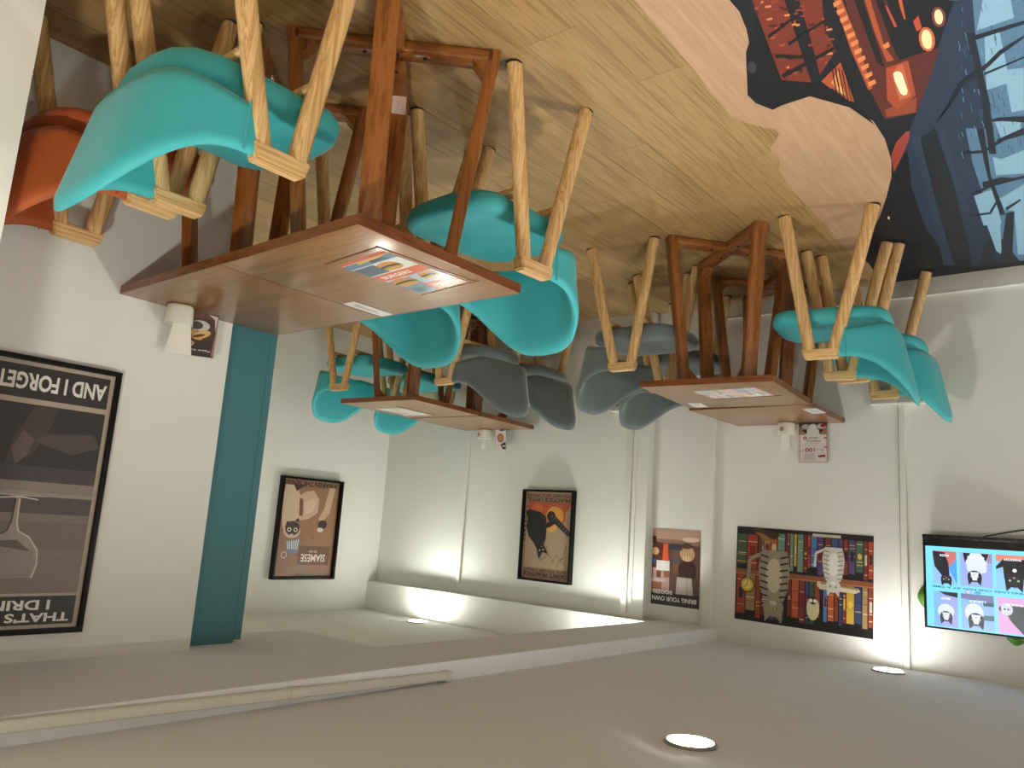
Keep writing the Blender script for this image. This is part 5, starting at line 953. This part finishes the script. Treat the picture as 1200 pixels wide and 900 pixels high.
def menu(x, y, rz, lab, seed, sleeve=True, W=0.205, H=0.292, pale=0.0):
    t = thing('menu', lab, 'menu', (x, y, TZ), rz, 'menus on the tables')
    k = Ink(W, H, 0.00012); r = random.Random(seed)
    if pale:     # glare on the sheet, mixed into the ink colours
        base = k.poly
        k.poly = lambda pts, c, L=1: base(pts, tuple(v + (236 - v) * pale for v in c), L)
    k.rect(0, 0, 1, 1, (206, 210, 212), 1); k.rect(.0, .0, .45, .42, (128, 150, 166), 2); k.rect(.40, .0, 1, .22, (206, 106, 86), 2)
    k.rect(.45, .2, 1, .50, (176, 190, 200), 2); k.rect(0, .45, 1, .60, (214, 108, 76), 3); k.rect(.0, .62, .5, .82, (86, 104, 120), 2); k.rect(.45, .60, 1, .84, (224, 222, 214), 2)
    k.rect(0, .84, 1, .94, (108, 134, 152), 2); k.rect(0, .95, 1, 1, (200, 96, 60), 2)
    for u, v, a, b2 in ((.24, .33, .22, .13), (.62, .72, .20, .11), (.78, .36, .16, .08)):     # burgers
        k.ell(u, v + .02, a, b2, (198, 140, 76), 4); k.ell(u, v - .01, a * 1.03, b2 * .45, (92, 58, 36), 5); k.ell(u, v - .03, a * 1.06, b2 * .30, (120, 150, 66), 6); k.ell(u, v - .055, a * .95, b2 * .45, (206, 152, 88), 7)
        for q in range(7): k.ell(u + r.uniform(-.6, .6) * a, v + .05 + r.uniform(0, .05), .008, .006, (240, 226, 190), 8, 0, 6)
    k.text('MENU', .50, .06, .92, .15, (236, 232, 222), 5, .03); k.text('BURGERS', .10, .49, .70, .56, (240, 234, 222), 5, .03)
    for q in range(6): k.rect(.06, .05 + q * .022, .06 + r.uniform(.18, .32), .056 + q * .022, (70, 86, 100), 4)
    for q in range(5): k.rect(.52, .865 + q * .013, .52 + r.uniform(.15, .4), .870 + q * .013, (40, 52, 62), 4)
    k.poly([(.3, .90), (.9, .925), (.9, .945), (.3, .935)], (230, 180, 70), 5)
    o = k.build('sheet', M['gloss_print'], t, 0.0006); o.rotation_euler = (-PI / 2, 0, 0); o.location = (-W / 2, -H / 2, 0.0010)
    if sleeve:      # thin dark edge of the clear tray the sheet lies in
        box('tray_edge', (-W/2 - .018, H/2 + .022, 0.0), (W/2 + .017, H/2 + .026, 0.0016), M['table_edge'], t)
        box('tray_edge', (-W/2 - .018, -H/2 - .016, 0.0), (W/2 + .030, -H/2 - .013, 0.0012), M['tabletop'], t)
    # dark strip beside the sheet, an edge of its clear holder
    box('backing_strip', (W/2 + .012, -H/2 - .016, 0.0), (W/2 + .017, H/2 + .03, 0.0016), M['table_edge'], t)
    return t
menu(1.575, 1.385, math.radians(185), 'colourful burger menu in a clear sleeve on the nearest table', 1)
menu(1.485, 3.335, math.radians(92), 'creased menu with painted glare on the table under the bookshelf poster', 2, False, pale=.55)
menu(3.655, 3.330, math.radians(178), 'menu with painted glare lying on the alcove table', 3, False, pale=.7)

def strip(x, y, rz, w, h, lab):
    t = thing('paper_label', lab, 'label', (x, y, TZ), rz, 'white label strips on the tables')
    k = Ink(w, h, 0.00012); k.rect(0, 0, 1, 1, (226, 226, 222), 1)
    for q in range(3): k.rect(.15, .30 + q * .16, .85 - .1 * q, .36 + q * .16, (120, 120, 122), 2)
    o = k.build('sticker', M['gloss_print'], t, 0.0004); o.rotation_euler = (-PI / 2, 0, 0); o.location = (-w / 2, -h / 2, 0.0005)
strip(1.958, 1.588, PI / 2, 0.165, 0.056, 'white paper strip stuck near the rim of the nearest table')
strip(1.785, 3.590, math.radians(80), 0.13, 0.07, 'white paper strip at the far left corner of the table with the creased menu')
strip(1.315, 3.905, math.radians(90), 0.15, 0.07, 'white paper strip in front of the red and white flyer')

def cup(x, y, rz, logo, lab):
    t = thing('napkin_cup', lab, 'cup', (x, y, TZ), rz, 'white cups holding napkins')
    prof = [(.036, 0), (.041, .002), (.0435, .010), (.046, .060), (.0455, .066), (.043, .0665), (.041, .064), (.038, .012), (.010, .008)]
    link('cup_body', bm_mesh(lathe_bm(prof, 40, sq=.12), 'cup_body', angle=60), M['ceramic'], t)
    if logo:
        g = Ink(.024, .024, .0002); g.ell(.5, .5, .5, .5, (112, 116, 84), 1); g.ell(.5, .5, .36, .36, (150, 152, 112), 2); g.line([(.3, .45), (.48, .6), (.72, .42)], .07, (86, 92, 60), 3)
        o = g.build('round_emblem', M['print'], t); o.location = (-.006, -.0468, .028)
    return t
def napkin(x, y, z, rz, lean, w0, w1, hgt, lab, group='napkins in the cups', fold=0.010):
    t = thing('paper_napkin', lab, 'napkin', (x, y, z), rz, group)
    for q, (dy, dx) in enumerate(((0, 0), (fold, .004))):
        bm = bmesh.new(); n = 6; A = []; B = []
        for i in range(n + 1):
            f = i / n; w = w0 + (w1 - w0) * f; bend = lean * f * f * hgt
            A.append([bm.verts.new((dx + w * (j / 4 - .5), dy * (1 - .6 * f) + bend + .003 * math.sin(j * 2.1 + q), f * hgt)) for j in range(5)])
            B.append([bm.verts.new((v.co.x, v.co.y + .0016, v.co.z)) for v in A[-1]])
        for i in range(n):
            for j in range(4):
                bm.faces.new((A[i][j], A[i][j+1], A[i+1][j+1], A[i+1][j])); bm.faces.new((B[i][j], B[i+1][j], B[i+1][j+1], B[i][j+1]))
            for j in (0, 4): bm.faces.new((A[i][j], A[i+1][j], B[i+1][j], B[i][j]))
        for j in range(4):
            bm.faces.new((A[0][j], B[0][j], B[0][j+1], A[0][j+1])); bm.faces.new((A[n][j], A[n][j+1], B[n][j+1], B[n][j]))
        link('fold', bm_mesh(bm, 'fold'), M['paper'], t)
def card(x, y, rz, w, h, lab, draw, lean=0.12, foot=True):
    t = thing('table_card', lab, 'flyer', (x, y, TZ), rz, 'upright cards on the tables')
    k = Ink(w, h, 0.00015); draw(k)
    o = k.build('sheet', M['gloss_print'], t, 0.001); o.rotation_euler = (-lean, 0, 0); o.location = (-w / 2, 0, 0.002)
    if foot: box('clear_stand', (-w/2, -.018, 0), (w/2, .045, .002), M['clear'], t)
    s2 = box('clear_back', (-w/2 - .004, 0.0015, .002), (w/2 + .006, .0030, h + .006), M['clear'], t); s2.rotation_euler = (-lean, 0, 0)

cup(2.545, 1.262, math.radians(-60), False, 'white cup with napkins on the near table against the wall')
napkin(2.537, 1.272, TZ + .012, math.radians(-66), .10, .040, .084, .150, 'white paper napkins spreading upward out of the cup on the near table')
def d1(k):
    k.rect(0, 0, 1, 1, (78, 46, 38), 1); k.rect(0, .62, 1, 1, (58, 40, 38), 2); k.rect(.0, .0, 1, .12, (96, 62, 52), 2)
    k.poly([(.0, .1), (.1, .95), (.0, 1)], (150, 112, 104), 3); k.poly([(.02, .05), (.35, .02), (.12, .12), (.05, .4)], (210, 190, 186), 4)
    k.ell(.60, .30, .34, .20, (196, 190, 184), 4); k.ell(.72, .30, .22, .15, (70, 56, 56), 5)
    k.ell(.52, .50, .34, .14, (212, 172, 110), 6, .35); k.ell(.60, .53, .22, .05, (92, 48, 30), 7, .3); k.ell(.84, .46, .16, .09, (200, 156, 92), 6); k.ell(.62, .60, .16, .05, (206, 160, 90), 7)
    k.ell(.82, .72, .10, .09, (216, 164, 140), 6); k.ell(.83, .72, .05, .04, (196, 96, 84), 7)
    k.text('Pepper Beef', .14, .83, .92, .885, (236, 230, 222), 8, .01, .2)
card(2.548, 1.352, math.radians(-64), .094, .152, 'brown food card with bread and a cup standing by the near wall', d1, foot=False)
cup(3.700, 4.150, math.radians(8), True, 'small white cup on the alcove table against the back wall')
napkin(3.700, 4.150, TZ + .012, math.radians(10), .02, .042, .056, .125, 'curled white napkins in the cup on the alcove table')
def d2(k):
    k.rect(0, 0, 1, 1, (214, 204, 200), 1); k.rect(.1, 0, .6, .06, (60, 26, 22), 2)
    k.ell(.52, .42, .33, .33, (146, 96, 62), 2); k.ell(.52, .42, .26, .26, (176, 118, 74), 3)
    for q in range(6): k.ell(.40 + .05*q, .36 + (q % 3)*.05, .05, .02, (204, 152, 98), 4, q, 8)
    k.poly([(.02, .62), (.42, .72), (.52, .78), (.30, 1), (.02, 1)], (52, 26, 24), 4); k.rect(.06, .80, .34, .83, (224, 214, 210), 5); k.rect(.06, .86, .28, .89, (224, 214, 210), 5)
card(3.565, 4.165, math.radians(4), .098, .135, 'small card with a brown round dish standing on the alcove table', d2)
cup(1.582, 4.252, math.radians(4), True, 'white cup with a round green emblem on the table under the bookshelf poster')
napkin(1.590, 4.252, TZ + .012, math.radians(6), .03, .042, .052, .135, 'folded white napkin standing in the cup beside the red and white flyer', fold=.02)
def d3(k):
    R, G, W2 = (156, 40, 44), (120, 116, 112), (214, 208, 202)
    k.rect(0, 0, 1, 1, W2, 1); k.rect(0, 0, .02, 1, R, 2); k.rect(.96, .15, .98, 1, R, 2); k.rect(0, .975, 1, 1, (200, 160, 156), 2)
    k.rect(0, .0, 1, .30, (150, 116, 88), 2); k.poly([(.25, .30), (.75, .30), (.70, .16), (.60, .12), (.38, .12), (.30, .20)], (206, 204, 200), 3)
    k.rect(0, 0, 1, .10, (70, 60, 58), 3); k.ell(.2, .09, .16, .09, (190, 186, 182), 4); k.ell(.5, .1, .13, .10, (210, 206, 200), 4); k.ell(.75, .09, .14, .08, (176, 172, 168), 4); k.poly([(.28, .28), (.12, .18), (.26, .16)], (50, 46, 46), 4); k.poly([(.72, .28), (.90, .18), (.70, .17)], (50, 46, 46), 4)
    k.ell(.14, .075, .10, .06, R, 6); k.ell(.78, .385, .065, .065, R, 3); k.ell(.78, .385, .03, .03, (224, 190, 186), 4)
    k.text('SPECIAL', .32, .36, .66, .40, (90, 86, 84), 3, .02); k.text('PROMOTION', .22, .44, .72, .475, R, 3, .02); k.text('ENJOY OUR SET', .30, .50, .70, .525, G, 3, .0)
    k.text('100', .42, .635, .78, .735, R, 3, .02); k.rect(.08, .65, .38, .66, G, 3); k.rect(.08, .69, .36, .70, G, 3); k.rect(.82, .70, .94, .71, G, 3)
    k.rect(.06, .57, .90, .574, G, 3); k.rect(.06, .76, .92, .764, G, 3); k.rect(0.01, .37, .12, .40, R, 3); k.rect(0.01, .60, .12, .63, R, 3); k.poly([(.08, .80), (.34, .82), (.32, .87), (.06, .86)], R, 3)
    for q in range(6): k.rect(.42, .79 + q*.028, .42 + (.46 if q % 2 else .38), .797 + q*.028, G, 3)
card(1.447, 4.272, math.radians(-1), .150, .214, 'red and white promotional flyer lettered 100 standing on the back table', d3, 0.02)
